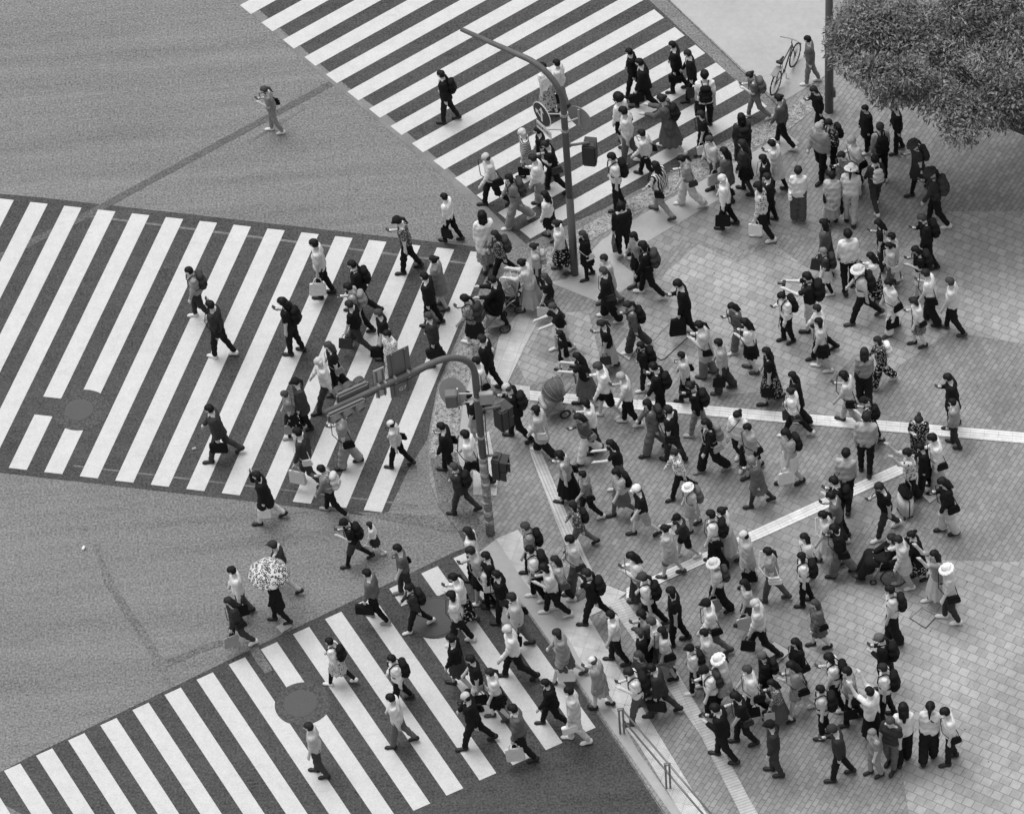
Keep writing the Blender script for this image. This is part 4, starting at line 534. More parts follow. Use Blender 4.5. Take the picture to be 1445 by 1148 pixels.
# lines and frames inlaid in the pavement
def frame_lid(pts, label, w, name='inset_lid', cat='inset lid', m=None, grille=False):
    c = Vector((sum(p[0] for p in pts) / len(pts), sum(p[1] for p in pts) / len(pts), .0))
    bm = bmesh.new(); f = bm.faces.new([bm.verts.new((x - c.x, y - c.y, .0)) for x, y in pts]); f.normal_update()
    if f.normal.z < 0: f.normal_flip()
    r = bmesh.ops.extrude_face_region(bm, geom=[f]); bmesh.ops.translate(bm, vec=(0, 0, .004), verts=[v for v in r['geom'] if isinstance(v, bmesh.types.BMVert)])
    o = bmesh_obj(name, bm, m or PAV, None, False, (c.x, c.y, .0545)); tag(o, label, cat)
    bm = bmesh.new(); P_ = [Vector((x - c.x, y - c.y, .004)) for x, y in pts]
    for a, b in zip(P_, P_[1:] + P_[:1]): tube(bm, [a, b], w, 6)
    bmesh_obj('frame', bm, flat('lid_frame', .07), o)
    if grille:
        bm = bmesh.new(); a, b, c_, d_ = P_[:4]
        for t in np.linspace(.06, .94, 12): tube(bm, [a.lerp(b, t), d_.lerp(c_, t)], .008, 5)
        bmesh_obj('grille', bm, flat('grille_iron', .10), o)
    return o
frame_lid([(3.633,1.987),(3.712,1.999),(4.058,1.684),(4.068,1.62),(3.415,0.964),(3.334,0.932),(3.064,1.214),(3.04,1.3)], 'long rounded inspection lid paved like the plaza with a dark rim', .006)
frame_lid([(7.8,-6.741),(8.08,-6.511),(8.357,-6.747),(8.085,-7.033)], 'square inset inspection lid near the right edge of the plaza', .006)
frame_lid([(-1.346,-3.396),(-1.13,-3.304),(-0.963,-3.536),(-1.215,-3.721)], 'dark rectangular drain grate at the kerb below the curved post', .012, 'drain_grate', 'drain grate', flat('drain_dark', .03), True)
frame_lid([(4.538,-7.325),(4.963,-7.04),(5.268,-7.332),(4.848,-7.708)], 'plain pale concrete square set in the lower plaza', .004, 'concrete_slab', 'slab', LITE)
frame_lid([(8.338,-3.283),(8.698,-3.069),(9.01,-3.438),(8.608,-3.745)], 'pale four-tile square beside the white suitcase', .004, 'tile_square', 'tiles', TAC)
frame_lid([(2.356,1.318),(2.605,1.687),(2.877,1.403),(2.64,0.992)], 'plain pale stone square set in the upper centre of the plaza', .004, 'stone_square', 'slab', LITE)
# ------------------------------------------------------------------ sdf bodies
def smin(a, b, k):
    if k <= 0: return np.minimum(a, b)
    h = np.maximum(k - np.abs(a - b), 0) / k
    return np.minimum(a, b) - h * h * k * .25
def rc_d(X, Y, Z, a, b, ra, rb):
    ba = b - a; L2 = float(ba @ ba) + 1e-9
    px, py, pz = X - a[0], Y - a[1], Z - a[2]
    t = np.clip((px * ba[0] + py * ba[1] + pz * ba[2]) / L2, 0, 1)
    return np.sqrt((px - t * ba[0]) ** 2 + (py - t * ba[1]) ** 2 + (pz - t * ba[2]) ** 2) - (ra + (rb - ra) * t)
def axes(prims, cell, fine=None):
    lo = np.min([np.minimum(p[0] - p[2], p[1] - p[3]) for p in prims], axis=0) - .03
    hi = np.max([np.maximum(p[0] + p[2], p[1] + p[3]) for p in prims], axis=0) + .03
    ax = [np.arange(lo[i], hi[i] + cell, cell) for i in range(3)]
    if fine is not None and hi[2] > fine:
        ax[2] = np.concatenate([np.arange(lo[2], fine, cell), np.arange(fine, hi[2] + cell, cell * .6)])
    return ax
def field(prims, ax, k=.03):
    F = np.full([len(a) for a in ax], .35, dtype=np.float32)
    for p in prims:
        a, b, ra, rb = p[:4]; kk = p[4] if len(p) > 4 else k
        lo = np.minimum(a - ra, b - rb) - .05; hi = np.maximum(a + ra, b + rb) + .05
        sl = [slice(max(int(np.searchsorted(x, l)) - 1, 0), int(np.searchsorted(x, h)) + 1) for x, l, h in zip(ax, lo, hi)]
        X = ax[0][sl[0]][:, None, None]; Y = ax[1][sl[1]][None, :, None]; Z = ax[2][sl[2]][None, None, :]
        d_ = rc_d(X, Y, Z, a, b, ra, rb)
        F[tuple(sl)] = smin(F[tuple(sl)], d_, kk)
    return F
CORN = [(0, 0, 0), (1, 0, 0), (0, 1, 0), (1, 1, 0), (0, 0, 1), (1, 0, 1), (0, 1, 1), (1, 1, 1)]
EDG = [(0, 1), (2, 3), (4, 5), (6, 7), (0, 2), (1, 3), (4, 6), (5, 7), (0, 4), (1, 5), (2, 6), (3, 7)]
def nets(F, ax):
    F[0], F[-1] = .3, .3; F[:, 0], F[:, -1] = .3, .3; F[:, :, 0], F[:, :, -1] = .3, .3
    nx, ny, nz = F.shape; Sg = F < 0
    c = sum(Sg[i:nx - 1 + i, j:ny - 1 + j, k:nz - 1 + k].astype(np.int8) for i, j, k in CORN)
    I, J, K = np.nonzero((c > 0) & (c < 8)); idx = np.full((nx, ny, nz), -1, dtype=np.int32); idx[I, J, K] = np.arange(len(I))
    fv = [F[I + a, J + b, K + g] for a, b, g in CORN]
    pos = np.zeros((len(I), 3)); cnt = np.zeros(len(I))
    cx = [np.stack([ax[0][I + a], ax[1][J + b], ax[2][K + g]], 1) for a, b, g in CORN]
    for u, v in EDG:
        m = (fv[u] < 0) != (fv[v] < 0); t = np.zeros(len(I)); t[m] = fv[u][m] / (fv[u][m] - fv[v][m])
        pos[m] += (cx[u] + (cx[v] - cx[u]) * t[:, None])[m]; cnt[m] += 1
    pos /= cnt[:, None]; faces = []
    for axis in range(3):
        if axis == 0: a, b = Sg[:-1], Sg[1:]
        elif axis == 1: a, b = Sg[:, :-1], Sg[:, 1:]
        else: a, b = Sg[:, :, :-1], Sg[:, :, 1:]
        i, j, k = np.nonzero(a != b); s_ = a[i, j, k]
        if axis == 0: q = [idx[i, j - 1, k - 1], idx[i, j, k - 1], idx[i, j, k], idx[i, j - 1, k]]
        elif axis == 1: q = [idx[i - 1, j, k - 1], idx[i - 1, j, k], idx[i, j, k], idx[i, j, k - 1]]
        else: q = [idx[i - 1, j - 1, k], idx[i, j - 1, k], idx[i, j, k], idx[i - 1, j, k]]
        q = np.stack(q, 1); q[~s_] = q[~s_][:, ::-1]; faces.append(q)
    Q = np.concatenate(faces); Q = Q[(Q >= 0).all(1)]
    return pos, Q
A = lambda x, y, z: np.array((x, y, z), dtype=float)
def prim(a, b, ra, rb=None, k=.03): return (np.array(a, dtype=float), np.array(b, dtype=float), ra, ra if rb is None else rb, k)
def sdf_mesh(name, prims, cell, k=.03, post=None, fine=None):
    ax = axes(prims, cell, fine); F = field(prims, ax, k)
    if post is not None: F = post(F, ax)
    V, Q = nets(F, ax)
    return mesh_np(name, V, Q)
# head-frame templates (origin = head centre, +x = face, height 1.7 m person)
HAIRM = {}
def hair_mesh(kind):
    if kind in HAIRM: return HAIRM[kind]
    def cut(F, ax):
        X, Y, Z = ax[0][:, None, None], ax[1][None, :, None], ax[2][None, None, :]
        face = (X - .055) + np.maximum(0, .035 - np.maximum(Z - .0, 0)) * .3      # keep the face free
        keep = np.maximum(np.minimum(face, face * 0 + 1), 0) * 0
        f1 = np.maximum(X - .03 - np.maximum(Z, 0) * .7 * (Z > .02), -(Z - .055))
        return np.maximum(F, np.minimum(np.maximum(X - .028, -Z + .045), 9)) if False else np.where((X > .012) & (Z < .055), np.maximum(F, np.minimum(X - .012, .055 - Z)), F)
    head = [prim((-.012, 0, .018), (.0, 0, .03), .112, .102)]
    if kind == 's': P_ = head + [prim((-.035, 0, -.02), (-.04, 0, -.05), .082, .065)]
    elif kind == 'a': P_ = [prim((-.03, 0, .03), (.0, 0, .05), .15, .14)]
    elif kind == 'b': P_ = head + [prim((-.035, -.05, .0), (-.03, -.06, -.11), .07, .055), prim((-.035, .05, .0), (-.03, .06, -.11), .07, .055)]
    elif kind == 'o': P_ = head + [prim((-.04, -.05, 0), (-.07, -.065, -.2), .062, .045), prim((-.04, .05, 0), (-.07, .065, -.2), .062, .045), prim((-.085, 0, -.1), (-.075, 0, -.33), .065, .035), prim((-.05, .07, -.05), (.0, .09, -.24), .04, .02), prim((-.05, -.07, -.05), (.0, -.09, -.24), .04, .02)]
    elif kind == 'n': P_ = head + [prim((-.035, 0, -.01), (-.04, 0, -.04), .08, .06), prim((-.12, 0, .03), (-.165, 0, -.04), .035, .04, .02), prim((-.165, 0, -.04), (-.15, 0, -.24), .038, .015, .02)]
    elif kind == 'u': P_ = head + [prim((-.035, 0, -.01), (-.04, 0, -.04), .08, .06), prim((-.13, 0, .06), (-.15, 0, .055), .05, .045, .012)]
    elif kind == 'z': P_ = [prim((-.05, -.05, -.01), (-.05, .05, -.01), .068), prim((-.06, -.04, -.04), (-.06, .04, -.04), .055)]
    elif kind == 'c': P_ = [prim((-.012, 0, .035), (.005, 0, .04), .113, .105), prim((.1, -.045, .03), (.1, .045, .03), .02), prim((.13, -.03, .022), (.13, .03, .022), .016), prim((.16, -.01, .018), (.16, .01, .018), .014)]
    elif kind == 'v': P_ = [prim((-.01, 0, .045), (.0, 0, .06), .115, .10)] + [prim((.155 * math.cos(t), .155 * math.sin(t), .005), (.155 * math.cos(t + .5), .155 * math.sin(t + .5), .005), .022) for t in np.arange(0, 6.28, .5)] + [prim((.12 * math.cos(t), .12 * math.sin(t), .02), (.12 * math.cos(t + .5), .12 * math.sin(t + .5), .02), .022) for t in np.arange(0, 6.28, .5)]
    def hollow(F, ax):
        Z = ax[2][None, None, :]
        return np.maximum(F, -(Z + .005)) if kind == 'v' else np.maximum(F, -(Z - .01))
    m = sdf_mesh('hair_' + kind, P_, .012, .02, hollow if kind in 'cv' else (None if kind == 'a' else cut)); HAIRM[kind] = m; return m
SHOE = None
def shoe_mesh():
    global SHOE
    if SHOE is None:
        def cut(F, ax): return np.maximum(F, -(ax[2][None, None, :] + .085))
        SHOE = sdf_mesh('shoe', [prim((-.03, 0, -.03), (-.02, 0, -.055), .045, .05), prim((-.02, 0, -.055), (.13, 0, -.065), .047, .040), prim((.13, 0, -.067), (.165, .0, -.07), .042, .03)], .013, .03, cut)
    return SHOE
SKIN = [flat('skin_%d' % i, v, .6, .3, 0, .06) for i, v in enumerate((.50, .58, .66))]
HAIRMAT = {k: flat('hair_' + k, v, .6, .22, 0, .35, 40) for k, v in (('K', .007), ('D', .018), ('M', .05), ('G', .2), ('L', .36), ('W', .6))}
SHOEM = {k: flat('shoe_' + k, v, .5, .4) for k, v in (('K', .015), ('D', .05), ('W', .7), ('G', .27), ('M', .14), ('L', .45))}
def dr(an, out=0.0): return np.array((math.sin(an), out, -math.cos(an)))
def rotY(v, p): return np.array((v[0] * math.cos(p) + v[2] * math.sin(p), v[1], -v[0] * math.sin(p) + v[2] * math.cos(p)))
def umb_mat():
    m, n, b = base_mat('umbrella_print', .7, .3); c = coord(n)
    q = n.nodes.new('ShaderNodeTexVoronoi'); q.inputs['Scale'].default_value = 17; n.links.new(c, q.inputs['Vector'])
    r_ = mathn(n, 'SUBTRACT', ramp(n, q.outputs['Distance'], .22, 0, .30, 1), ramp(n, q.outputs['Distance'], .50, 0, .58, 1))
    n.links.new(mixn(n, r_, .58, .06), b.inputs['Base Color']); return m
# ---- bag templates
BT = {}
def bag_mesh(kind):
    if kind in BT: return BT[kind]
    if kind == 'B': P_ = [prim((-.05, -.075, -.15), (-.05, .075, -.15), .085), prim((-.04, -.07, .0), (-.04, .07, .0), .09), prim((-.035, -.05, .14), (-.035, .05, .14), .08)]
    elif kind == 'Bp': P_ = [prim((-.115, -.065, -.13), (-.115, .065, -.13), .045), prim((-.115, -.06, -.05), (-.115, .06, -.05), .04)]
    elif kind == 'S': P_ = [prim((-.085, 0, -.09), (.085, 0, -.09), .042, .042, .02), prim((-.08, 0, .05), (.08, 0, .05), .03, .03, .02), prim((-.09, 0, -.02), (.09, 0, -.02), .036, .036, .02)]
    if kind in 'BpS' :
        m = sdf_mesh('bag_' + kind, P_, .018, .05); BT[kind] = m; return m
    bm = bmesh.new()
    if kind == 'T':
        vs = box(bm, (0, 0, -.36), (.32, .11, .32), .015)
        for v in bm.verts:
            if v.co.z > -.25: v.co.y *= .35
            v.co.x *= 1 + .15 * (-.2 - v.co.z)
    elif kind == 'Th':
        for s_ in (-1, 1): tube(bm, [(-.09, s_ * .015, -.2), (-.06, s_ * .01, -.08), (0, 0, -.02), (.06, s_ * .01, -.08), (.09, s_ * .015, -.2)], .008, 5)
    elif kind == 'H':
        box(bm, (0, 0, -.22), (.38, .10, .28), .02)
    elif kind == 'Hh': tube(bm, [(-.07, 0, -.08), (-.06, 0, -.02), (.06, 0, -.02), (.07, 0, -.08)], .01, 6)
    elif kind == 'P': box(bm, (0, 0, 0), (.012, .078, .155), .004)
    elif kind == 'Pp': box(bm, (0, 0, 0), (.004, .066, .135))
    me = bpy.data.meshes.new('bag_' + kind); bm.to_mesh(me); bm.free(); BT[kind] = me; return me
def body_scene(row, i):
    x, y, H, hd, st, top, bot, hair, shoe, items, label = row
    rg = random.Random(i * 7 + 3); s = H / 1.7
    zb = .05 if inside((x, y), KERB) else .012
    root = empty('person', (x, y, zb), math.radians(hd)); tag(root, label, 'person', 'pedestrians at the scramble crossing')
    ia = ''.join(t[0] for t, _ in items if len(t) == 1)
    bags = [t for t, _ in items if len(t) == 2]
    child = H < 1.3
    st = min(st, 1) * rg.choice((.55, .8, 1, 1)) if st > .3 else st
    lead = rg.choice((-1, 1)); a = .31 * st * rg.uniform(.85, 1.1)
    wide = rg.uniform(.86, 1.02) * (1.0 if bot[0] in 'ph' else .9)
    legs = {}
    for sd_ in (-1, 1):
        th = a if sd_ == lead else -a * .85
        kb = .10 + .12 * st if sd_ == lead else .12 + .34 * st
        if st < .15: kb = .06
        hip = A(0, sd_ * .088, .90); knee = hip + .43 * dr(th, sd_ * .02); ank = knee + .41 * dr(th - kb * (.5 if sd_ == lead else 1), -sd_ * .02)
        legs[sd_] = [hip, knee, ank]
    dz = .085 - legs[lead][2][2]
    for L in legs.values():
        for p in L: p[2] += dz
    pit = {lead: 0, -lead: min(1.1, max(0, (legs[-lead][2][2] - .085)) / .15)}
    lean = .03 + .07 * st + (.05 if 'P' in ia else 0) + (.12 if 'A' in ia else 0)
    T = lambda v: rotY(np.array(v) - A(0, 0, .92), lean) + A(0, 0, .92 + dz)
    hp = (.45 if ('P' in ia or 'C' in ia) else .12 + rg.uniform(-.05, .2)) + lean
    nb = T((.0, 0, 1.44)); hc = T((.035 + (.02 if 'P' in ia else 0), 0, 1.585))
    HT = lambda v: rotY(np.array(v) * .9, hp) + hc
    torso = [prim(T((0, -.06, .95)), T((0, .06, .95)), .105), prim(T((0, -.045, 1.1)), T((0, .045, 1.1)), .098 * wide),
             prim(T((0, -.085 * wide, 1.28)), T((0, .085 * wide, 1.28)), .10), prim(T((-.005, -.135 * wide, 1.375)), T((-.005, .135 * wide, 1.375)), .058, None, .05)]
    torso += [prim(T((0, sd_ * .05, .95)), T((0, sd_ * .085, 1.28)), .10, .095) for sd_ in (-1, 1)]
    headp = [prim(T((0, 0, 1.38)), HT((-.02, 0, -.07)), .056, .048), prim(HT((-.018, 0, .018)), HT((.01, 0, .012)), .088, .079), prim(HT((.025, 0, -.03)), HT((.05, 0, -.075)), .056, .033, .03),
             prim(HT((.09, 0, .0)), HT((.104, 0, -.025)), .012, .016, .012)] + [prim(HT((-.005, s2 * .088, .0)), HT((-.01, s2 * .09, -.03)), .018, .012, .01) for s2 in (-1, 1)]
    arms = {}
    heldside = 1
    for sd_ in (-1, 1):
        sh = T((-.005, sd_ * .165 * wide, 1.375)); sw = (-.5 if sd_ == lead else .5) * st
        u_, e_, out = sw * (.42 if sw > 0 else .8), .10 + .24 * st * (1 if sw > 0 else .5) * rg.uniform(.6, 1.2), .10
        inn = 0.0
        if any(t[0] in 'TH' for t in bags) and sd_ == heldside: u_, e_ = sw * .3, .1
        if ('P' in ia or 'U' in ia) and sd_ == -1: u_, e_, out, inn = -.10, rg.uniform(1.95, 2.25), .12, .5
        if 'P' in ia and sd_ == 1 and i % 4 == 0 and not any(t[0] in 'TH' for t in bags): u_, e_, out, inn = -.1, 1.9, .12, .55
        if 'E' in ia and sd_ == -1: u_, e_, out, inn = .7, 2.35, .25, .12
        if 'A' in ia: u_, e_, out = .42, 1.05, .03
        if 'R' in ia: u_, e_, out = 1.9, .7, .1
        if 'C' in ia: u_, e_, out, inn = .9, .9, .1, .3
        d1 = dr(u_ + lean, sd_ * out); d1 /= np.linalg.norm(d1); el_ = sh + .275 * d1
        d2 = dr(u_ + e_ + lean * .5, sd_ * (out * .3 - inn)); d2 /= np.linalg.norm(d2); wr = el_ + .235 * d2; hn = wr + .085 * d2; ft = hn + .075 * rotY(d2, .35)
        arms[sd_] = (sh, el_, wr, hn, ft)
    armp = []; legp = []
    for sd_, (sh, el_, wr, hn, ft) in arms.items():
        armp += [prim(sh, el_, .05, .041), prim(el_, wr, .042, .030), prim(wr, hn, .031, .038, .02), prim(hn, ft, .034, .018, .015), prim(wr + (hn - wr) * .4, wr + (hn - wr) * .8 + A(.028, -sd_ * .02, 0), .014, .01, .01)]
    for sd_, (hip, knee, ank) in legs.items():
        legp += [prim(hip, knee, .078, .053), prim(knee, ank, .056, .036)]
    sc = lambda L: [(p[0] * s, p[1] * s, p[2] * s, p[3] * s, p[4] * s) for p in L]
    wr_ph = rg.uniform(0, 6)
    torso = [(p[0], p[1], p[2] * .94, p[3] * .94, p[4]) for p in torso]
    # body
    me = sdf_mesh('body', sc(torso + headp + armp + legp), .021 * (1 if not child else .8), .03, None, 1.42 * s)
    body = link('body', me, SKIN[i % 3], root)
    # hair
    hk, hcol = hair[0], hair[1]
    hn_name = {'c': 'cap', 'v': 'hat'}.get(hk, 'hair')
    hm = HAIRMAT[hcol] if hk not in 'cv' else cloth(hcol, '', i)
    link(hn_name, hair_mesh(hk), hm, root, tuple(hc * s), (0, hp, 0), s * (1.0 if child else .89))
    if hk in 'cv': link('hair', hair_mesh('n' if bot[0] in 'km' or i % 2 else 's'), HAIRMAT['D'], root, tuple(hc * s), (0, hp, 0), s * .875)
    # shoes
    for sd_ in (-1, 1):
        an = legs[sd_][2]
        link('shoe', shoe_mesh(), SHOEM[shoe], root, tuple(an * s), (0, pit[sd_], rg.uniform(-.05, .15) * sd_), s)
    # top garment
    tt, tc, tp = top[0], top[1], top[2:3]
    th_ = {'t': .014, 'l': .015, 's': .023, 'c': .024, 'v': .016}[tt]; hem = {'t': .88, 'l': .86, 's': .78, 'c': .58, 'v': .86}[tt]
    P_ = [(p[0], p[1], p[2] + th_, p[3] + th_, .05) for p in torso]
    if tt == 'c':
        P_ += [prim(T((0, 0, 1.05)), A(-.02, 0, hem - .04 + dz), .12, .185, .05), prim(legs[lead][0], legs[lead][0] * .4 + legs[lead][1] * .6, .12, .115, .06), prim(legs[-lead][0], legs[-lead][0] * .4 + legs[-lead][1] * .6, .12, .115, .06)]
    else:
        P_ += [prim(T((0, -.055, .97)), A(0, -.06, hem + .02 + dz), .118, .108 + th_ * .4, .05), prim(T((0, .055, .97)), A(0, .06, hem + .02 + dz), .118, .108 + th_ * .4, .05)]
        if st > .5 and tt == 's': P_ += [prim(T((0, 0, .97)), A(-.08 * st, 0, hem + dz), .12, .11, .05)]
    n_t = len(P_); slv = []
    for sd_, (sh, el_, wr, hn, ft) in arms.items():
        if tt in 'lsc': slv += [prim(sh, el_, .054 + th_ * .6, .046 + th_ * .6), prim(el_, wr, .046 + th_ * .6, .038 + th_ * .4)]
        elif tt == 't': slv += [prim(sh, sh + (el_ - sh) * .72, .056 + th_ * .4, .055 + th_ * .4)]
    ax = axes(sc(P_ + slv), .021 * (1 if not child else .8)); Zg = ax[2][None, None, :]
    hem_z = (hem + dz) * s; ntop = 1.425 * s + dz * s
    X3, Y3 = ax[0][:, None, None], ax[1][None, :, None]
    F = field(sc(P_), ax, .04); F = np.maximum(F, hem_z - Zg); 
    nz_ = T((0, 0, 1.415)) * s
    F = np.maximum(F, Zg - nz_[2])
    if slv: F = smin(F, field(sc(slv), ax, .03), .03)
    wk = .010 * np.sin(30 * Zg / s + 14 * Y3 + wr_ph + 2.5 * np.sin(9 * X3 + 6 * Y3)) * np.sin(21 * X3 - 11 * Zg + 17 * Y3 + 2 * wr_ph)
    F = F + wk
    V, Q = nets(F.astype(np.float32), ax)
    nm = {'t': 'shirt', 'l': 'shirt', 's': 'jacket', 'c': 'coat', 'v': 'vest'}[tt]
    link(nm, mesh_np(nm, V, Q), cloth(tc, tp, i), root)
    if tt == 's' or (tt in 'lc' and i % 4 == 0 and tc in 'KDM'):   # light shirt front / collar
        cp = [prim(T((.062, 0, 1.40)), T((.108, 0, 1.24)), .035, .022), prim(T((.0, -.05, 1.42)), T((.0, .05, 1.42)), .042)]
        link('collar', sdf_mesh('collar', sc(cp), .014, .02), cloth('W', '', i), root)
    # bottom garments
    parts = bot.split('+')
    if len(parts) > 1:
        Lp = [(p[0], p[1], p[2] + .008, p[3] + .008, p[4]) for p in legp]
        link('leggings', sdf_mesh('leggings', sc(Lp), .02, .02), cloth(parts[1], '', 1), root)
    bt, bc, bp = parts[0][0], parts[0][1], parts[0][2:3]
    hips = [prim(T((0, -.055, .96)), T((0, .055, .96)), .118), prim(A(0, -.06, .9 + dz), A(0, .06, .9 + dz), .115)]
    if bt in 'pwh':
        for sd_, (hip, knee, ank) in legs.items():
            if bt == 'p': hips += [prim(hip, knee, .098, .072, .04), prim(knee, ank + (knee - ank) * .06, .071, .056, .03)]
            elif bt == 'w': hips += [prim(hip, knee, .104, .096, .04), prim(knee, ank + (knee - ank) * .12, .096, .098, .03)]
            else: hips += [prim(hip, hip + (knee - hip) * .88, .103, .088, .04)]
        cutz = None
    else:
        L_ = .42 if bt == 'k' else .63
        hz = .93 - L_ + dz; cx = (legs[1][1][0] + legs[-1][1][0]) / 2 * .6 - .02
        spread = (.165 + .06 * st) if bt == 'k' else (.19 + .09 * st)
        hips += [prim(T((0, 0, 1.0)), A(cx, 0, hz), .125, spread, .05)]
        if bt == 'm': hips += [prim(A(0, 0, .85 + dz), A(cx - .14 * st, 0, hz + .03), .13, .15, .05), prim(A(0, 0, .85 + dz), A(cx + .12 * st, 0, hz + .03), .13, .15, .05)]
        else: hips += [prim(l_[0], l_[0] * .4 + l_[1] * .6, .11, .1, .05) for l_ in legs.values()]
        cutz = hz * s
    ax = axes(sc(hips), .022 * (1 if not child else .8)); F = field(sc(hips), ax, .04); Zg = ax[2][None, None, :]; X3, Y3 = ax[0][:, None, None], ax[1][None, :, None]
    if cutz is not None:
        F = np.maximum(F, cutz - Zg)
        F = F + .011 * np.sin(11 * np.arctan2(Y3, X3 - 0) + wr_ph) * np.clip((.9 * s - Zg) * 3, 0, 1)
    else:
        F = F + .008 * np.sin(34 * Zg + 11 * X3 + wr_ph + 2 * np.sin(13 * Y3)) * np.sin(19 * X3 + 21 * Y3 + wr_ph)
    F = np.maximum(F, Zg - T((0, 0, 1.04))[2] * s)
    V, Q = nets(F.astype(np.float32), ax)
    nm = {'p': 'trousers', 'w': 'trousers', 'h': 'shorts', 'k': 'skirt', 'm': 'skirt'}[bt]
    link(nm, mesh_np(nm, V, Q), cloth(bc, bp, i + 1), root)
    # carried things: each a top-level thing of its own
    M0 = Matrix.Translation((x, y, zb)) @ Matrix.Rotation(math.radians(hd), 4, 'Z')
    def put(name, me, mat, loc, rot, lab, cat, grp, scl=1.0):
        o = link(name, me, mat); Mx = M0 @ Matrix.Translation(Vector(loc)) @ rot.to_matrix().to_4x4() @ Matrix.Scale(s * scl, 4)
        o.matrix_world = Mx; tag(o, lab, cat, grp); return o
    from mathutils import Euler
    for t, lab in items:
        k_ = t[0]
        if len(t) == 2:
            c_ = cloth(t[1], '', i + 2)
            if k_ == 'B':
                p = T((-.14, 0, 1.22)) * s
                if top[0] in 'sc': p = T((-.155, 0, 1.22)) * s
                o = put('backpack', bag_mesh('B'), c_, p, Euler((0, lean, 0)), lab, 'backpack', 'backpacks in the crowd', rg.uniform(.9, 1.12))
                link('pocket', bag_mesh('Bp'), cloth(t[1], '', i + 1), o)
                for sd_ in (-1, 1):
                    key = 'bstrap%d' % sd_
                    if key not in BT:
                        bm = bmesh.new(); tube(bm, [(.02, sd_ * .06, .17), (.08, sd_ * .075, .245), (.16, sd_ * .085, .225), (.245, sd_ * .09, .15), (.265, sd_ * .1, .0), (.22, sd_ * .15, -.1), (.1, sd_ * .17, -.13), (0, sd_ * .1, -.15)], .013, 6)
                        m_ = bpy.data.meshes.new('strap'); bm.to_mesh(m_); bm.free(); m_.shade_smooth(); BT[key] = m_
                    link('strap', BT[key], c_, o)
            elif k_ == 'S':
                sd_ = 1 if (i % 5) else -1
                p = np.array((-.05 - .05 * st, sd_ * (.20 * wide + .02), .93 + dz)) * s
                o = put('shoulder_bag', bag_mesh('S'), c_, p, Euler((0, .15, sd_ * .15)), lab, 'bag', 'shoulder bags in the crowd', rg.uniform(.85, 1.15))
                q0 = (T((-.005, -sd_ * .06, 1.46)) * s - p) / s
                bm = bmesh.new()
                f_ = (T((.14, sd_ * .08, 1.2)) * s - p) / s; bk = (T((-.15, sd_ * .06, 1.2)) * s - p) / s
                tube(bm, [(.09, -sd_ * .01, .05), tuple(f_ * .55 + np.array((.03, sd_ * .03, 0))), tuple(f_), tuple(q0 + A(.06, 0, 0)), tuple(q0 + A(-.06, 0, 0)), tuple(bk), (-.09, -sd_ * .01, .05)], .009, 5)
                m_ = bpy.data.meshes.new('strap'); bm.to_mesh(m_); bm.free(); link('strap', m_, c_, o)
            elif k_ in 'TH':
                hn = arms[1][3] * s
                o = put('tote_bag' if k_ == 'T' else 'briefcase', bag_mesh(k_), c_, hn + A(0, 0, .0), Euler((0, rg.uniform(-.1, .15), rg.uniform(-.2, .2))), lab, 'bag' if k_ == 'T' else 'briefcase', 'hand-held bags in the crowd', rg.uniform(.8, 1.1))
                link('handle', bag_mesh(k_ + 'h'), c_, o)
        elif k_ in 'PE':
            hn, wr = arms[-1][3] * s, arms[-1][2] * s
            off = A(.03, .01, .03) if k_ == 'P' else A(.0, .03, .02)
            o = put('phone', bag_mesh('P'), flat('phone_case', .03, .3, .5), hn + off, Euler((0, .9 if k_ == 'P' else .2, .0)), lab, 'phone', 'phones held in the crowd')
            link('screen', bag_mesh('Pp'), flat('phone_screen', .06, .15, .6), o, (-.007, 0, 0))
        elif k_ == 'U':
            hn = arms[-1][3] * s
            Mx = M0 @ Matrix.Translation(Vector((hc[0] * s * .35 + hn[0] * .15, hn[1] * .3, hn[2] + .1)))
            u = empty('umbrella', Mx.translation, math.radians(hd)); tag(u, lab, 'umbrella')
            bm = bmesh.new(); R_ = .44; rings = []
            for j in range(9):
                ph = j / 8; rr = R_ * math.sin(ph * 1.25) / math.sin(1.25); zz = .23 * (math.cos(ph * 1.25) - math.cos(1.25)) / (1 - math.cos(1.25))
                rings.append([bm.verts.new(((rr * (1 - .05 * ph * (1 - abs(math.cos(4 * t))))) * math.cos(t), (rr * (1 - .05 * ph * (1 - abs(math.cos(4 * t))))) * math.sin(t), zz - .02 * ph * (1 - abs(math.cos(4 * t))))) for t in np.linspace(0, 2 * PI, 64, endpoint=False)] if j else [bm.verts.new((0, 0, .23))])
            for k2 in range(64): bm.faces.new((rings[0][0], rings[1][k2], rings[1][(k2 + 1) % 64]))
            for r1, r2 in zip(rings[1:], rings[2:]):
                for k2 in range(64): bm.faces.new((r1[k2], r2[k2], r2[(k2 + 1) % 64], r1[(k2 + 1) % 64]))
            cp = bmesh_obj('canopy', bm, umb_mat(), u, True, (.0, 0, .42)); cp.rotation_euler = (0, -.05, .1)
            bm = bmesh.new(); tube(bm, [(0, 0, -.08), (0, 0, .68)], .007, 6); bmesh_obj('shaft', bm, flat('metal_grey', .25, .4, .5, .6), u)
            bm = bmesh.new(); tube(bm, [(0, 0, -.16), (0, 0, -.06)], .014, 6); bmesh_obj('handle', bm, flat('black_plastic', .02), u)
            for j in range(8):
                t = j * PI / 4; bm = bmesh.new(); tube(bm, [(0, 0, .64), (.25 * math.cos(t), .25 * math.sin(t), .57), (.425 * math.cos(t), .425 * math.sin(t), .43)], .004, 4); bmesh_obj('rib', bm, flat('metal_grey', .25), u)
        elif k_ == 'C':
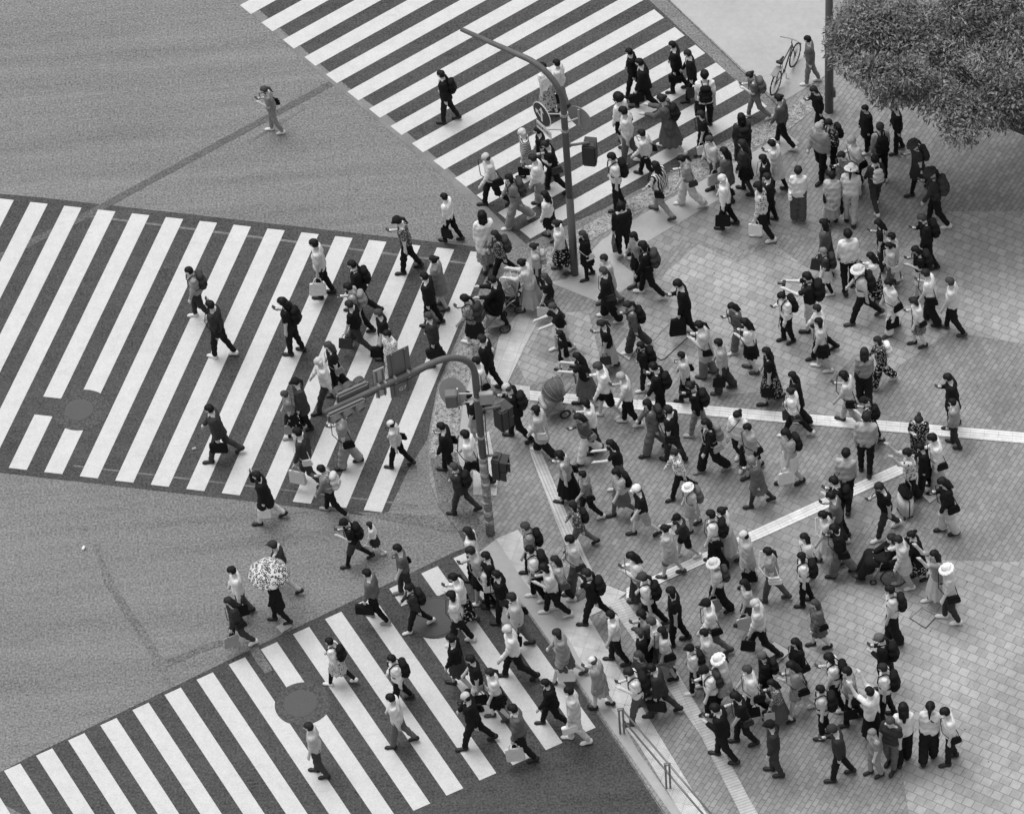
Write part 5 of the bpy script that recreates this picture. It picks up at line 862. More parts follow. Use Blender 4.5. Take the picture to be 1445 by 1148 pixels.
            ms = (arms[-1][3] + arms[1][3]) / 2 * s
            Mx = M0 @ Matrix.Translation(Vector(ms))
            u = empty('camera_on_tripod', (Mx.translation.x, Mx.translation.y, zb), math.radians(hd)); tag(u, 'black camera on a thin tripod in front of the photographer in the plaza', 'tripod')
            hz_ = ms[2]
            for t in (0, 2.1, 4.2):
                bm = bmesh.new(); tube(bm, [(0, 0, hz_ - .1), (.13 * math.cos(t), .13 * math.sin(t), 0)], [.016, .009], 6); bmesh_obj('leg', bm, flat('black_plastic', .02), u)
            bm = bmesh.new(); box(bm, (0, 0, hz_ + .04), (.07, .14, .10), .012); cb = bmesh_obj('camera_body', bm, flat('black_plastic', .02), u)
            bm = bmesh.new(); tube(bm, [(.03, 0, hz_ + .035), (.14, 0, hz_ + .035)], .035, 12); bmesh_obj('lens', bm, flat('lens_black', .03, .25), cb)
    return root
def inside(p, poly):
    r = False; n = len(poly)
    for i in range(n):
        (x1, y1), (x2, y2) = poly[i], poly[i - 1]
        if (y1 > p[1]) != (y2 > p[1]) and p[0] < (x2 - x1) * (p[1] - y1) / (y2 - y1) + x1: r = not r
    return r
for i, row in enumerate(PEOPLE): body_scene(row, i)
# seated person in the wheelchair
def seated(x, y, hd, label):
    root = empty('person', (x, y, .05), math.radians(hd)); tag(root, label, 'person', 'pedestrians at the scramble crossing')
    T = lambda v: rotY(np.array(v) - A(0, 0, .55), -.1) + A(0, 0, .55)
    tor = [prim(T((0, -.07, .58)), T((0, .07, .58)), .12), prim(T((0, -.06, .8)), T((0, .06, .8)), .11), prim(T((0, -.13, 1.0)), T((0, .13, 1.0)), .08)]
    hc = T((.05, 0, 1.22)); leg = []; slv = []; hands = []
    for sd_ in (-1, 1):
        hip, kn, an = A(0, sd_ * .09, .56), A(.43, sd_ * .11, .60), A(.60, sd_ * .10, .20)
        leg += [prim(hip, kn, .08, .055), prim(kn, an, .055, .036)]
        sh, el_, wr = T((0, sd_ * .17, 1.0)), A(.08, sd_ * .22, .76), A(.3, sd_ * .10, .70)
        slv += [prim(sh, el_, .045, .036), prim(el_, wr, .036, .025), prim(wr, wr + A(.1, -sd_ * .03, 0), .03, .015)]
        hands.append((sh, el_, wr))
        link('shoe', shoe_mesh(), SHOEM['D'], root, tuple(an), (0, -.1, 0), 1.0)
    me = sdf_mesh('body', tor + leg + slv + [prim(T((0, 0, 1.02)), hc, .05), prim(hc, hc + A(.02, 0, .01), .098, .09), prim(hc + A(.04, 0, -.05), hc + A(.06, 0, -.08), .05, .035)], .021)
    link('body', me, SKIN[1], root)
    link('hair', hair_mesh('s'), HAIRMAT['D'], root, tuple(hc), (0, .1, 0), 1.0)
    cv = [(p[0], p[1], p[2] + .03, p[3] + .03, .05) for p in tor] + [prim(a_, b_, .07, .06) for sh, el_, wr in hands for a_, b_ in ((sh, el_), (el_, wr))]
    link('coat', sdf_mesh('coat', cv, .022, .04, lambda F, ax: np.maximum(F, ax[2][None, None, :] - 1.06)), cloth('K', '', 1), root)
    cv = [(p[0], p[1], p[2] + .05, p[3] + .05, .09) for p in leg] + [prim((.4, -.05, .55), (.45, .05, .35), .14)]
    link('blanket', sdf_mesh('blanket', cv, .024, .06), cloth('K', '', 2), root)
WX, WY = (7.534061413241241,-5.586587200710582)
seated(WX, WY, 176, 'seated person wrapped in black riding in the wheelchair near the right edge')
# ------------------------------------------------------------------ wheeled things
BLK = flat('black_plastic', .02); MET = flat('metal_grey', .25, .4, .5, .6); RUB = flat('rubber', .018, .8)
def torus(bm, c, r, t, axis=(0, 1, 0), seg=32, arc=2 * PI):
    q = Vector((0, 0, 1)).rotation_difference(Vector(axis).normalized())
    tube(bm, [Vector(c) + q @ Vector((r * math.cos(a), r * math.sin(a), 0)) for a in np.linspace(0, arc, seg + 1)], t, 7, False)
def wheel(parent, c, r, t=.02, spokes=10, name='wheel', axis=(0, 1, 0)):
    bm = bmesh.new(); torus(bm, (0, 0, 0), r - t, t, axis); w = bmesh_obj(name, bm, RUB, parent, True, c)
    bm = bmesh.new(); torus(bm, (0, 0, 0), r - 2.2 * t, t * .5, axis); q = Vector((0, 0, 1)).rotation_difference(Vector(axis).normalized())
    for k in range(spokes):
        a = 2 * PI * k / spokes; tube(bm, [(0, 0, 0), q @ Vector(((r - 2.2 * t) * math.cos(a), (r - 2.2 * t) * math.sin(a), 0))], .004 if r > .2 else .008, 4)
    tube(bm, [-Vector(axis) * .025, Vector(axis) * .025], .02, 8)
    bmesh_obj('rim', bm, MET, w, True)
def stroller(x, y, hd, label, hood, seat):
    o = empty('stroller', (x, y, .05), math.radians(hd)); tag(o, label, 'stroller', 'baby strollers pushed through the crowd')
    for sx, r in ((.34, .09), (-.22, .13)):
        for sy in (-.22, .22): wheel(o, (sx, sy, r), r, .02, 6)
    bm = bmesh.new()
    for sy in (-.22, .22):
        tube(bm, [(.34, sy, .12), (-.1, sy, .62), (-.38, sy, .95), (-.5, sy, 1.02)], .014, 6); tube(bm, [(-.22, sy, .14), (.12, sy, .55)], .012, 6)
    tube(bm, [(-.22, -.22, .14), (-.22, .22, .14)], .012, 6); bmesh_obj('frame', bm, MET, o, True)
    bm = bmesh.new(); tube(bm, [(-.5, -.22, 1.02), (-.54, -.1, 1.04), (-.54, .1, 1.04), (-.5, .22, 1.02)], .02, 8); bmesh_obj('handlebar', bm, BLK, o, True)
    link('seat', sdf_mesh('seat', [prim((-.22, -.12, .78), (-.22, .12, .78), .07), prim((-.08, -.12, .48), (-.08, .12, .48), .08), prim((.2, -.12, .46), (.2, .12, .46), .07), prim((-.2, 0, .7), (-.08, 0, .5), .1)], .022, .05), seat, o)
    bm = bmesh.new(); rings = []
    for j in range(9):
        a = -.35 + 1.75 * j / 8; 
        rings.append([bm.verts.new((-.14 + .34 * math.sin(a) * math.sin(t) ** .6, .25 * math.cos(t), .62 + (.42 * math.cos(a) + .02 * (j % 2)) * math.sin(t) ** .6)) for t in np.linspace(.02, PI - .02, 14)])
    for A1, B1 in zip(rings, rings[1:]):
        for k in range(13): bm.faces.new((A1[k], A1[k + 1], B1[k + 1], B1[k]))
    bmesh.ops.solidify(bm, geom=list(bm.faces), thickness=.012); hd2 = bmesh_obj('hood', bm, hood, o, True)
    for j in range(0, 9, 2):
        a = -.35 + 1.75 * j / 8; bm = bmesh.new(); tube(bm, [(-.14 + .352 * math.sin(a) * math.sin(t) ** .6, .262 * math.cos(t), .62 + .45 * math.cos(a) * math.sin(t) ** .6) for t in np.linspace(.02, PI - .02, 14)], .009, 5); bmesh_obj('rib', bm, hood, hd2, True)
    bm = bmesh.new(); box(bm, (-.02, 0, .24), (.42, .36, .14), .03); bmesh_obj('basket', bm, seat, o)
    return o
p = (0.1211838301326502,2.8659104661597823); stroller(p[0], p[1], 186, 'baby stroller with a plain white hood pushed off the left crossing', cloth('L', '', 1), cloth('D', '', 1))
p = (-0.24459772327588059,2.314415151094849); stroller(p[0], p[1], 186, 'dark baby stroller with white cover pushed by person in black shirt', cloth('K', '', 1), cloth('L', '', 1))
p = (0.8652765169505985,-0.3477925625759042); stroller(p[0], p[1], 196, 'large grey-hooded pram with pale basket standing on the guide strip start', cloth('G', '', 0), cloth('L', '', 0))
# wheelchair
o = empty('wheelchair', (WX, WY, .05), math.radians(176)); tag(o, 'black wheelchair carrying a person wrapped in black near the right edge', 'wheelchair')
for sy in (-.29, .29): wheel(o, (-.06, sy, .29), .29, .018, 16)
for sy in (-.22, .22): wheel(o, (.36, sy, .08), .08, .018, 5)
bm = bmesh.new()
for sy in (-.24, .24):
    tube(bm, [(-.22, sy, .95), (-.2, sy, .5), (-.18, sy, .3)], .014, 6); tube(bm, [(-.34, sy, .95), (-.22, sy, .95)], .016, 6)
    tube(bm, [(-.2, sy, .72), (.2, sy, .72), (.25, sy, .48), (.38, sy, .12)], .013, 6); tube(bm, [(-.18, sy, .42), (.25, sy, .42)], .013, 6)
tube(bm, [(-.06, -.29, .29), (-.06, .29, .29)], .014, 6); bmesh_obj('frame', bm, MET, o, True)
bm = bmesh.new(); box(bm, (.02, 0, .43), (.44, .44, .04), .012); bmesh_obj('seat', bm, BLK, o)
bm = bmesh.new(); box(bm, (-.21, 0, .7), (.03, .44, .46), .012); bmesh_obj('backrest', bm, BLK, o)
for sy in (-.13, .13):
    bm = bmesh.new(); box(bm, (.62, sy, .1), (.2, .14, .015), .005); bmesh_obj('footrest', bm, BLK, o)
# suitcase with a black bag on it
p = (8.05438526849625,-3.956742825531393)
o = empty('suitcase', (p[0], p[1], .05), math.radians(200)); tag(o, 'white hard-shell suitcase with black rim standing beside the person in patterned shirt', 'suitcase')
bm = bmesh.new(); box(bm, (0, 0, .33), (.24, .40, .54), .05); bmesh_obj('shell', bm, flat('suitcase_white', .68, .35, .4), o, True)
bm = bmesh.new(); 
for zz in (.08, .58): pass
tube(bm, [(0, -.205, .08), (0, -.205, .58), (0, -.16, .605), (0, .16, .605), (0, .205, .58), (0, .205, .08), (0, .16, .055), (0, -.16, .055), (0, -.205, .08)], .012, 6); bmesh_obj('rim', bm, BLK, o)
bm = bmesh.new(); tube(bm, [(-.08, -.09, .6), (-.08, -.09, .98), (-.08, .09, .98), (-.08, .09, .6)], .01, 6); bmesh_obj('handle', bm, MET, o)
for sx, sy in ((-.09, -.16), (.09, -.16), (-.09, .16), (.09, .16)):
    bm = bmesh.new(); torus(bm, (sx, sy, .028), .02, .01, (0, 1, 0), 14); bmesh_obj('wheel', bm, RUB, o)
bm = bmesh.new(); box(bm, (0, 0, .11), (.22, .38, .22), .05)
b = bmesh_obj('travel_bag', bm, cloth('K', '', 1), None, True, (p[0], p[1], .66), (0, 0, math.radians(200))); tag(b, 'black travel bag lying on top of the white suitcase', 'bag')
bm = bmesh.new(); tube(bm, [(0, -.1, .2), (0, -.07, .3), (0, .07, .3), (0, .1, .2)], .012, 6); bmesh_obj('handle', bm, cloth('K', '', 2), b, True)
# bicycle at the top edge
p = (6.705716488744529,8.823397711129005)
o = empty('bicycle', (p[0], p[1], .05), math.radians(58)); tag(o, 'dark bicycle at the top edge of the plaza, beside the upper crossing', 'bicycle')
wheel(o, (0, 0, .31), .31, .018, 20); wheel(o, (1.02, 0, .31), .31, .018, 20)
bm = bmesh.new()
tube(bm, [(0, 0, .31), (.42, 0, .28), (.30, 0, .75)], .014, 7); tube(bm, [(0, 0, .31), (.30, 0, .72)], .01, 7); tube(bm, [(.42, 0, .28), (.86, 0, .72)], .018, 7); tube(bm, [(.32, 0, .66), (.85, 0, .78)], .016, 7); tube(bm, [(1.02, 0, .31), (.84, 0, .88)], .014, 7)
bmesh_obj('frame', bm, flat('bike_paint', .05, .3, .5), o, True)
bm = bmesh.new(); tube(bm, [(.80, -.27, .98), (.88, -.1, .94), (.88, .1, .94), (.80, .27, .98)], .012, 7); tube(bm, [(.84, 0, .86), (.88, 0, .95)], .013, 6); bmesh_obj('handlebar', bm, MET, o, True)
link('saddle', sdf_mesh('saddle', [prim((.2, -.05, .8), (.2, .05, .8), .04), prim((.22, 0, .8), (.4, 0, .8), .04, .025)], .015), BLK, o)
bm = bmesh.new(); torus(bm, (.42, 0, .28), .085, .006); tube(bm, [(.42, -.06, .28), (.42, -.06, .12), (.42, -.14, .12)], .01, 6); tube(bm, [(.42, .06, .28), (.42, .06, .44), (.42, .14, .44)], .01, 6); bmesh_obj('crank', bm, MET, o, True)
bm = bmesh.new(); box(bm, (.02, 0, .68), (.34, .14, .012), .003); tube(bm, [(-.1, .05, .68), (0, .05, .31)], .006, 5); tube(bm, [(-.1, -.05, .68), (0, -.05, .31)], .006, 5); bmesh_obj('rack', bm, MET, o)
# ------------------------------------------------------------------ signal posts
POSTM = rough_mat('post_paint', .11, .16, (3, 12, 60), .55, .2, .4, (.6, .8, .4))
POSTW = rough_mat('post_stickers', .2, .5, (4, 14, 60), .7, .3, .3, (.6, 1.2, .5))
SIGB = flat('signal_grey', .14, .5, .4, 0, .12, 8); SIGD = flat('signal_dark', .035, .5, .4)
BRKT = flat('bracket_steel', .5, .35, .5, .5)
def arcpost(base, z0, R_, u, L, r0_, r1_, n=12):
    pts = [(0, 0, .0), (0, 0, .9), (0, 0, 2.5), (0, 0, z0)]; rs = [r0_, r0_ * .97, (r0_ + r1_) / 2 * 1.05, (r0_ + r1_) / 2]
    for k in range(1, n + 1):
        a = k / n * PI / 2; h = R_ * (1 - math.cos(a)); pts.append((u[0] * h, u[1] * h, z0 + R_ * math.sin(a))); rs.append(r1_ * 1.1)
    pts.append((u[0] * L, u[1] * L, z0 + R_)); rs.append(r1_ * .8); return pts, rs
def plate(bm, M, w, h, t=.012, bev=.02):
    box(bm, (0, 0, 0), (w, h, t)); bmesh.ops.transform(bm, matrix=M, verts=bm.verts)
def frameM(c, n, up=(0, 0, 1)):
    n = Vector(n).normalized(); r_ = Vector(up).cross(n).normalized(); u_ = n.cross(r_)
    return Matrix(((r_.x, u_.x, n.x, c[0]), (r_.y, u_.y, n.y, c[1]), (r_.z, u_.z, n.z, c[2]), (0, 0, 0, 1)))
def ped_signal(name_parent, c, n):
    """two-lamp pedestrian signal box on a bracket; c in post space"""
    M = frameM(c, n); bm = bmesh.new(); box(bm, (0, 0, 0), (.30, .62, .20), .03); bmesh.ops.transform(bm, matrix=M, verts=bm.verts); h = bmesh_obj('signal_box', bm, SIGD, name_parent)
    for dy in (-.15, .15):
        bm = bmesh.new(); box(bm, (0, dy, .105), (.24, .24, .01), .003); bmesh.ops.transform(bm, matrix=M, verts=bm.verts); bmesh_obj('lens', bm, flat('signal_lens', .05, .2, .5), h)
        bm = bmesh.new(); box(bm, (0, dy + .13, .17), (.27, .012, .14)); box(bm, (-.13, dy, .16), (.012, .26, .12)); box(bm, (.13, dy, .16), (.012, .26, .12)); bmesh.ops.transform(bm, matrix=M, verts=bm.verts); bmesh_obj('visor', bm, SIGD, h)
    bm = bmesh.new(); tube(bm, [Vector((0, 0, c[2] + .36)), Vector((c[0], c[1], c[2] + .36)), Vector((c[0], c[1], c[2] + .3))], .03, 8); tube(bm, [(0, 0, c[2] + .36), (c[0] * .2, c[1] * .2, c[2] + .36)], .05, 8)
    bmesh_obj('bracket', bm, SIGB, name_parent, True)
# post with the curved arm (right of the left crossing)
B2 = (-0.6877479570875259,-3.511338326990618); o = empty('signal_post', (B2[0], B2[1], .034)); tag(o, 'curved-arm traffic signal post with a sticker-covered foot at the kerb corner', 'signal post', 'traffic signal posts')
U2 = (-.9025, -.4306)
pts, rs = arcpost(B2, 5.1, .9, U2, 3.35, .088, .062)
bm = bmesh.new(); tube(bm, pts[2:], rs[2:], 16); bmesh_obj('pole', bm, POSTM, o, True)
bm = bmesh.new(); tube(bm, pts[:3], [.094, .092, .090], 16); bmesh_obj('pole_foot', bm, POSTW, o, True)
bm = bmesh.new(); 
for zz in (2.5, 3.2, 4.4): tube(bm, [(0, 0, zz - .03), (0, 0, zz + .03)], .1, 14)
bmesh_obj('clamp', bm, BRKT, o)
def U(s_, dz_=0, side=0): return Vector((U2[0] * s_ - U2[1] * side, U2[1] * s_ + U2[0] * side, 6.0 + dz_))
NU = Vector((-U2[1], U2[0], 0)) * -1     # pointing away from the camera
NU = NU if NU.y > 0 else -NU
def bar3(s0, s1, dzc, name, sz, off, mat):
    c = (U(s0) + U(s1)) / 2 + Vector((0, 0, dzc)) + NU * off; M = frameM(c, NU); bm = bmesh.new(); box(bm, (0, 0, 0), (abs(s1 - s0), sz[0], sz[1]), .04); bmesh.ops.transform(bm, matrix=M, verts=bm.verts); return bmesh_obj(name, bm, mat, o), M
for (s0, s1, dzc, off) in ((2.5, 3.35, -.10, -.11), (2.28, 3.0, .02, .15)):
    hd_, M = bar3(s0, s1, dzc, 'signal_head', (.28, .13), off, SIGB)
    sg = 1 if off > 0 else -1
    for k in (-1, 0, 1):
        x_ = k * (s1 - s0) / 3.1
        bm = bmesh.new(); disc(bm, (x_, 0, sg * .08), (0, 0, 1), .11, .02); bmesh.ops.transform(bm, matrix=M, verts=bm.verts); bmesh_obj('lens', bm, flat('signal_lens', .05, .2, .5), hd_)
        bm = bmesh.new(); rr = [(x_ + .125 * math.cos(a), .125 * math.sin(a)) for a in np.linspace(-.25, PI + .25, 15)]
        v0 = [bm.verts.new((a, b, sg * .07)) for a, b in rr]; v1 = [bm.verts.new((a, b + .0, sg * (.22 if b > 0 else .10))) for a, b in rr]
        for k2 in range(14): bm.faces.new((v0[k2], v0[k2 + 1], v1[k2 + 1], v1[k2]))
        bmesh.ops.solidify(bm, geom=list(bm.faces), thickness=.008); bmesh.ops.transform(bm, matrix=M, verts=bm.verts); bmesh_obj('visor', bm, SIGB, hd_, True)
# boards fixed to the arm
def board(s_, dzc, w, h, m, name='sign_board', off=.09, ribs=True, lean=0):
    c = U(s_) + Vector((0, 0, dzc)) + NU * off; M = frameM(c, NU) @ Matrix.Rotation(lean, 4, 'X')
    bm = bmesh.new(); box(bm, (0, 0, 0), (w, h, .02), .004); bmesh.ops.transform(bm, matrix=M, verts=bm.verts); b_ = bmesh_obj(name, bm, m, o)
    if ribs:
        for sx in (-.3, .3):
            bm = bmesh.new(); box(bm, (sx * w, 0, -.025), (.03, h * .98, .03)); bmesh.ops.transform(bm, matrix=M, verts=bm.verts); bmesh_obj('rib', bm, SIGB, b_)
            bm = bmesh.new(); box(bm, (sx * w, -dzc, -.075), (.05, .17, .11), .01); bmesh.ops.transform(bm, matrix=M, verts=bm.verts); bmesh_obj('clamp', bm, BRKT, b_)
    return b_, M
bb, M = board(1.60, .06, .50, 1.3, flat('sign_back', .17, .45, .4, .2))
def text(body, size, M, mat, parent, name='lettering'):
    cu = bpy.data.curves.new(name, 'FONT'); cu.body = body; cu.size = size; cu.align_x = 'CENTER'; cu.align_y = 'CENTER'; cu.extrude = .001; cu.materials.append(mat)
    t = bpy.data.objects.new(name, cu); COL.objects.link(t); bpy.context.view_layer.update(); me = bpy.data.meshes.new_from_object(t); bpy.data.objects.remove(t); t = bpy.data.objects.new(name, me); COL.objects.link(t); t.parent = parent; t.matrix_local = M; return t
WHT = flat('white_paint', .75, .5)
t = text('G7', .14, M @ Matrix.Translation((-.02, -.49, -.013)) @ Matrix.Rotation(PI, 4, 'Y'), WHT, bb)
board(2.05, .02, .24, .82, flat('pale_board', .45, .5), 'small_board')
# equipment beside the pole
def at2(v): return Vector(v) - Vector((B2[0], B2[1], 0))
q = at2((-1.217,-3.47,4.375)); bm = bmesh.new(); box(bm, q, (.24, .22, .38), .02); bmesh_obj('equipment_box', bm, SIGB, o)
bm = bmesh.new(); disc(bm, q + Vector((.04, .16, .02)), (-.45, -.72, .5), .31, .02); bmesh_obj('round_plate', bm, flat('round_plate', .2, .5, .3), o, False)
bm = bmesh.new()
for dz_ in (-.12, .14): tube(bm, [q + Vector((.1, 0, dz_)), (0, 0, q.z + dz_)], .018, 6)
tube(bm, [q + Vector((.14, 0, -.35)), q + Vector((.14, 0, .3))], .022, 6)
bmesh_obj('bracket', bm, BRKT, o)
q = at2((-0.526,-3.47,4.526)); bm = bmesh.new(); box(bm, (q.x + .02, -.15, q.z), (.28, .12, .32), .012); bmesh_obj('control_box', bm, flat('control_box', .36, .5, .3), o)
ped_signal(o, at2((-0.291,-3.47,3.631)) + Vector((.05, .02, 0)), (.8, .6, 0)); ped_signal(o, at2((-0.48,-3.47,2.188)) + Vector((.08, -.05, 0)), (.9, -.35, 0))
STK = rough_mat('sticker_paper', .34, .6, (7, 16, 50), .7, .1, .2, (1.6, 1.2, .5))
for zz in np.arange(.35, 2.4, .31):
    bm = bmesh.new(); tube(bm, [(0, 0, zz), (0, 0, zz + .16)], .0965, 14); bmesh_obj('sticker', bm, STK, o, True)
for cp_ in ([(.11, .02, 5.0), (.13, .05, 4.2), (.11, .02, 3.3), (.12, .0, 2.6)], [U(.9, -.08), U(1.5, -.16), U(2.1, -.09), U(2.6, -.14)]):
    bm = bmesh.new(); tube(bm, cp_, .011, 6); bmesh_obj('cable', bm, SIGD, o, True)
bpy.context.view_layer.update()
# post with round signs (upper crossing)
B1 = (1.6513176952531705,3.714649208412311); o = empty('signal_post', (B1[0], B1[1], .034)); tag(o, 'tall traffic signal post with round arrow sign standing below the upper crossing', 'signal post', 'traffic signal posts')
pts, rs = arcpost(B1, 5.35, .9, (-.78, .62), 2.6, .085, .06)
bm = bmesh.new(); tube(bm, pts[2:], rs[2:], 16); bmesh_obj('pole', bm, POSTM, o, True)
bm = bmesh.new(); tube(bm, pts[:3], [.088, .087, .086], 16); bmesh_obj('pole_foot', bm, POSTM, o, True)
def at1(v): return Vector(v) - Vector((B1[0], B1[1], 0))
n1 = Vector((-.83, -.55, 0)); c1 = at1((1.185,3.761,5.046)); M = frameM(c1, n1)
def disc_part(name, M, r, z, m, par, seg=36):
    bm = bmesh.new(); disc(bm, (0, 0, z), (0, 0, 1), r, .012, seg); bmesh.ops.transform(bm, matrix=M, verts=bm.verts); return bmesh_obj(name, bm, m, par)
dsc = disc_part('round_sign', M, .31, 0, WHT, o); face = disc_part('sign_face', M, .285, .008, flat('sign_blue_as_black', .02, .4), dsc)
bm = bmesh.new(); Z_ = .0155
def poly(bm, pts, z): 
    f = bm.faces.new([bm.verts.new((a, b, z)) for a, b in pts]); f.normal_update()
    if f.normal.z < 0: f.normal_flip()
poly(bm, [(-.03, -.2), (.03, -.2), (.03, .08), (.085, .08), (0, .22), (-.085, .08), (-.03, .08)], Z_)
poly(bm, [(-.03, -.12), (-.03, -.06), (-.12, -.0), (-.09, .04), (-.22, .05), (-.19, -.08), (-.155, -.04)], Z_ + .001)
bmesh.ops.transform(bm, matrix=M, verts=bm.verts); bmesh_obj('arrow', bm, WHT, dsc)
c2 = c1 + Vector((.02, .0, -.47)); M = frameM(c2, n1); bm = bmesh.new(); box(bm, (0, 0, 0), (.52, .22, .012), .004); bmesh.ops.transform(bm, matrix=M, verts=bm.verts); sub = bmesh_obj('sign_plate', bm, WHT, o)
text('自転車を除く', .085, M @ Matrix.Translation((0, 0, .009)), flat('black_paint', .02), sub)
bm = bmesh.new()
for zz in (c1.z, c2.z): tube(bm, [(c1.x - n1.x * .02, c1.y - n1.y * .02, zz), (0, 0, zz)], .016, 6); tube(bm, [(0, 0, zz - .03), (0, 0, zz + .03)], .095, 12)
bmesh_obj('bracket', bm, BRKT, o)
c3 = at1((1.983,3.761,4.862)); n3 = Vector((.61, .79, 0)); M = frameM(c3, n3); bk = disc_part('round_sign', M, .3, 0, flat('sign_back_pale', .3, .5, .3, .3), o)
bm = bmesh.new(); box(bm, (0, 0, -.02), (.05, .5, .03)); bmesh.ops.transform(bm, matrix=M, verts=bm.verts); bmesh_obj('rib', bm, BRKT, bk)
bm = bmesh.new(); tube(bm, [c3, (0, 0, c3.z - .1)], .018, 6); bmesh_obj('bracket', bm, BRKT, o)
ped_signal(o, at1((2.146,3.761,3.713)), (.25, .95, 0))
# third plain pole at the top
p = (7.853890278799651,8.10099963480944); o = empty('utility_pole', (p[0], p[1], .034)); tag(o, 'plain dark pole rising from the plaza left of the leafy tree', 'pole')
bm = bmesh.new(); tube(bm, [(0, 0, 0), (0, 0, 1.3), (0, 0, 5.2)], [.10, .10, .075], 18); bmesh_obj('shaft', bm, POSTM, o, True)
bm = bmesh.new(); box(bm, (.1, -.03, .62), (.08, .14, .22), .01); bmesh_obj('junction_box', bm, POSTM, o)
bm = bmesh.new(); tube(bm, [(0, 0, 5.2), (0, 0, 5.26)], [.082, .05], 14); bmesh_obj('cap', bm, SIGD, o)
# handrail at the bottom
pa, pb = (1.6494686146213589,-9.024355174005166), (3.2675208078253712,-11.926142929184373)
o = empty('handrail', (pa[0], pa[1], .034)); tag(o, 'low double-tube metal handrail at the bottom of the plaza', 'handrail')
v = Vector((pb[0] - pa[0], pb[1] - pa[1], 0)); RM = flat('rail_steel', .2, .4, .5, .3)
for t_ in (0, .5, 1):
    bm = bmesh.new(); 
    for w_ in (-.04, .04): tube(bm, [v * t_ + Vector((w_, 0, 0)), v * t_ + Vector((w_, 0, .82))], .022, 8)
    box(bm, v * t_ + Vector((0, 0, .82)), (.14, .06, .03)); bmesh_obj('post', bm, RM, o, True)
for zz in (.8, .45):
    bm = bmesh.new(); tube(bm, [Vector((.04, 0, zz)), v + Vector((.04, 0, zz))], .022, 8); bmesh_obj('rail', bm, RM, o, True)
# litter
p = (-5.1282322306999015,-5.5026620206991055); bm = bmesh.new()
vs = [bm.verts.new(((a - 2) * .07, (b - 2) * .055, .016 + .02 * math.sin(a * 2.1 + b) * (a % 2) + .008)) for a in range(5) for b in range(5)]
for a in range(4):
    for b in range(4): bm.faces.new((vs[a * 5 + b], vs[a * 5 + b + 1], vs[a * 5 + b + 6], vs[a * 5 + b + 5]))
tag(bmesh_obj('paper', bm, flat('newsprint', .42, .8, .1, 0, .35, 60), None, False, (p[0], p[1], 0), (0, 0, .6)), 'crumpled sheet of newsprint on the road by the umbrella carrier', 'paper')
p = (-9.328235564329372,-2.932052164634186); bm = bmesh.new(); tube(bm, [(-.05, 0, .035), (-.045, 0, .035), (.045, 0, .035), (.05, 0, .035)], [.024, .033, .033, .024], 14)
tag(bmesh_obj('drink_can', bm, flat('can_white', .75, .3, .5), None, True, (p[0], p[1], 0), (0, 0, 1.2)), 'small white can lying on the open road at lower left', 'can')
p = (-6.9315536430196385,-0.4087617301905624); bm = bmesh.new(); box(bm, (0, 0, .02), (.09, .07, .035), .006)
tag(bmesh_obj('cigarette_pack', bm, flat('pack_grey', .3, .7, .1, 0, .5, 60), None, False, (p[0], p[1], 0), (0, 0, .3)), 'tiny crushed pack between stripes beside the striding suit wearer', 'litter')
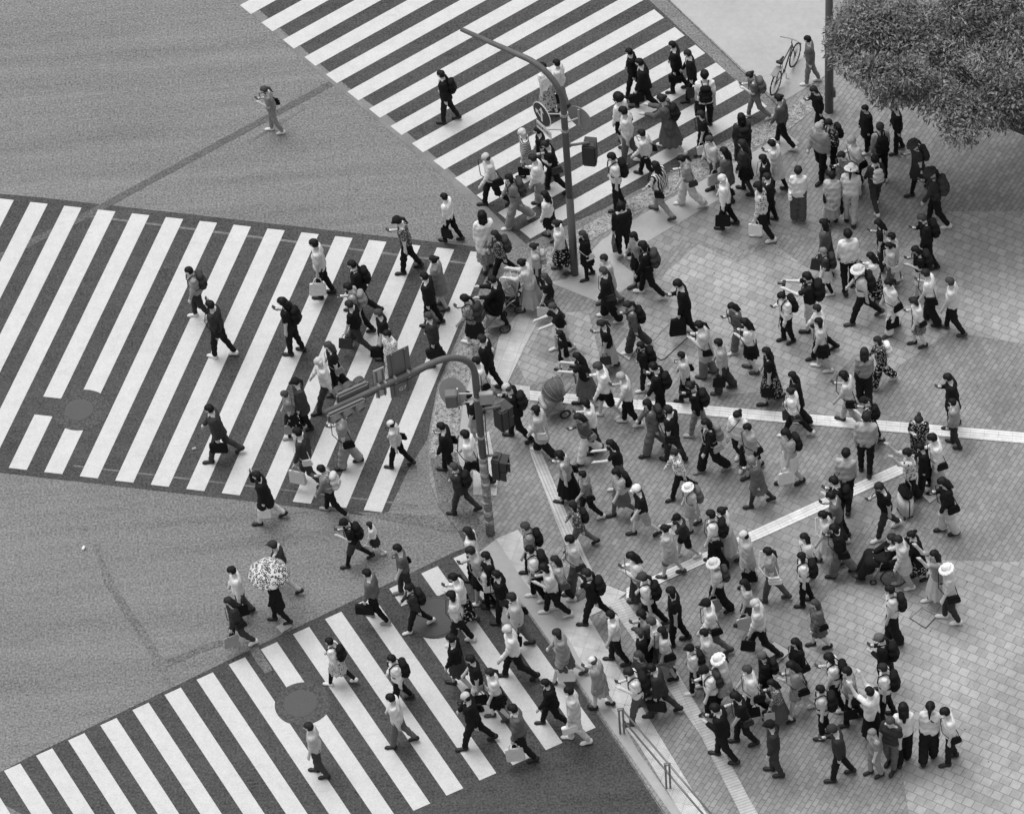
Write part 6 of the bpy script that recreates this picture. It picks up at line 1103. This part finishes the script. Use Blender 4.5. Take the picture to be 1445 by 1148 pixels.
# ------------------------------------------------------------------ tree (upper right)
tb = (12.170643826512151,3.3438819513221887); o = empty('tree', (tb[0], tb[1], .034)); tag(o, 'broad leafy tree overhanging the upper right corner of the plaza', 'tree')
rg = random.Random(11); nr = np.random.default_rng(4)
BARK = rough_mat('bark', .09, .3, (4, 20, 60), .9, .8, .1)
bm = bmesh.new(); tube(bm, [(0, 0, 0), (.02, .05, .6), (-.05, .2, 1.6), (-.2, .5, 2.9)], [.17, .13, .11, .09], 12); bmesh_obj('trunk', bm, BARK, o, True)
CC = Vector((-1.8249148189614015, 1.616639195883721, 4.2))
clumps = []
bm = bmesh.new()
for k in range(165):
    while True:
        v = Vector((rg.uniform(-1, 1), rg.uniform(-1, 1), rg.uniform(-1, 1)))
        if v.length < 1: break
    v = v.normalized() * v.length ** .5; c = Vector((v.x * 3.5 , v.y * 2.3, v.z * .85 + .25 * math.sin(v.x * 7 + 1) + .2 * math.sin(v.y * 9))) + Vector((CC.x + .95, CC.y + .55, CC.z + .1))
    clumps.append((c, rg.uniform(.24, .58)))
    if k % 8 == 0 and c.z > 3.4:
        m_ = Vector((-.2, .5, 2.9)).lerp(c, .5) + Vector((rg.uniform(-.2, .2), rg.uniform(-.2, .2), .1)); tube(bm, [(-.2, .5, 2.85), m_, c], [.05, .03, .01], 6)
bmesh_obj('limbs', bm, BARK, o, True)
# leaves: narrow pointed leaflets in sprays, three brightness lots by age of leaf
N = 720; V = []; 
for c, r in clumps:
    n_ = int(N * (r / .45) ** 2); d_ = nr.normal(size=(n_, 3)); d_ /= np.linalg.norm(d_, axis=1)[:, None]
    P_ = np.array(c) + d_ * (r * nr.uniform(.35, 1.05, (n_, 1)) ** .6) * np.array((1.1, 1.1, .75))
    ax_ = nr.normal(size=(n_, 3)) * .7 + d_ * .8 + np.array((0, 0, -.35)); ax_ /= np.linalg.norm(ax_, axis=1)[:, None]
    w_ = np.cross(ax_, nr.normal(size=(n_, 3)) + np.array((0, 0, 2.5))); w_ /= np.linalg.norm(w_, axis=1)[:, None]
    L_ = nr.uniform(.06, .14, (n_, 1)); wd = L_ * .17
    V.append(np.stack([P_, P_ + ax_ * L_ * .45 + w_ * wd, P_ + ax_ * L_, P_ + ax_ * L_ * .45 - w_ * wd], 1))
V = np.concatenate(V).reshape(-1, 3); Q = np.arange(len(V)).reshape(-1, 4)
LF, n, b_ = base_mat('leaf', .6, .3)
oi = n.nodes.new('ShaderNodeNewGeometry'); n.links.new(ramp(n, oi.outputs['Random Per Island'], .0, .05, 1, .28), b_.inputs['Base Color'])
me = mesh_np('crown', V, Q)
cr = link('crown', me, LF, o)
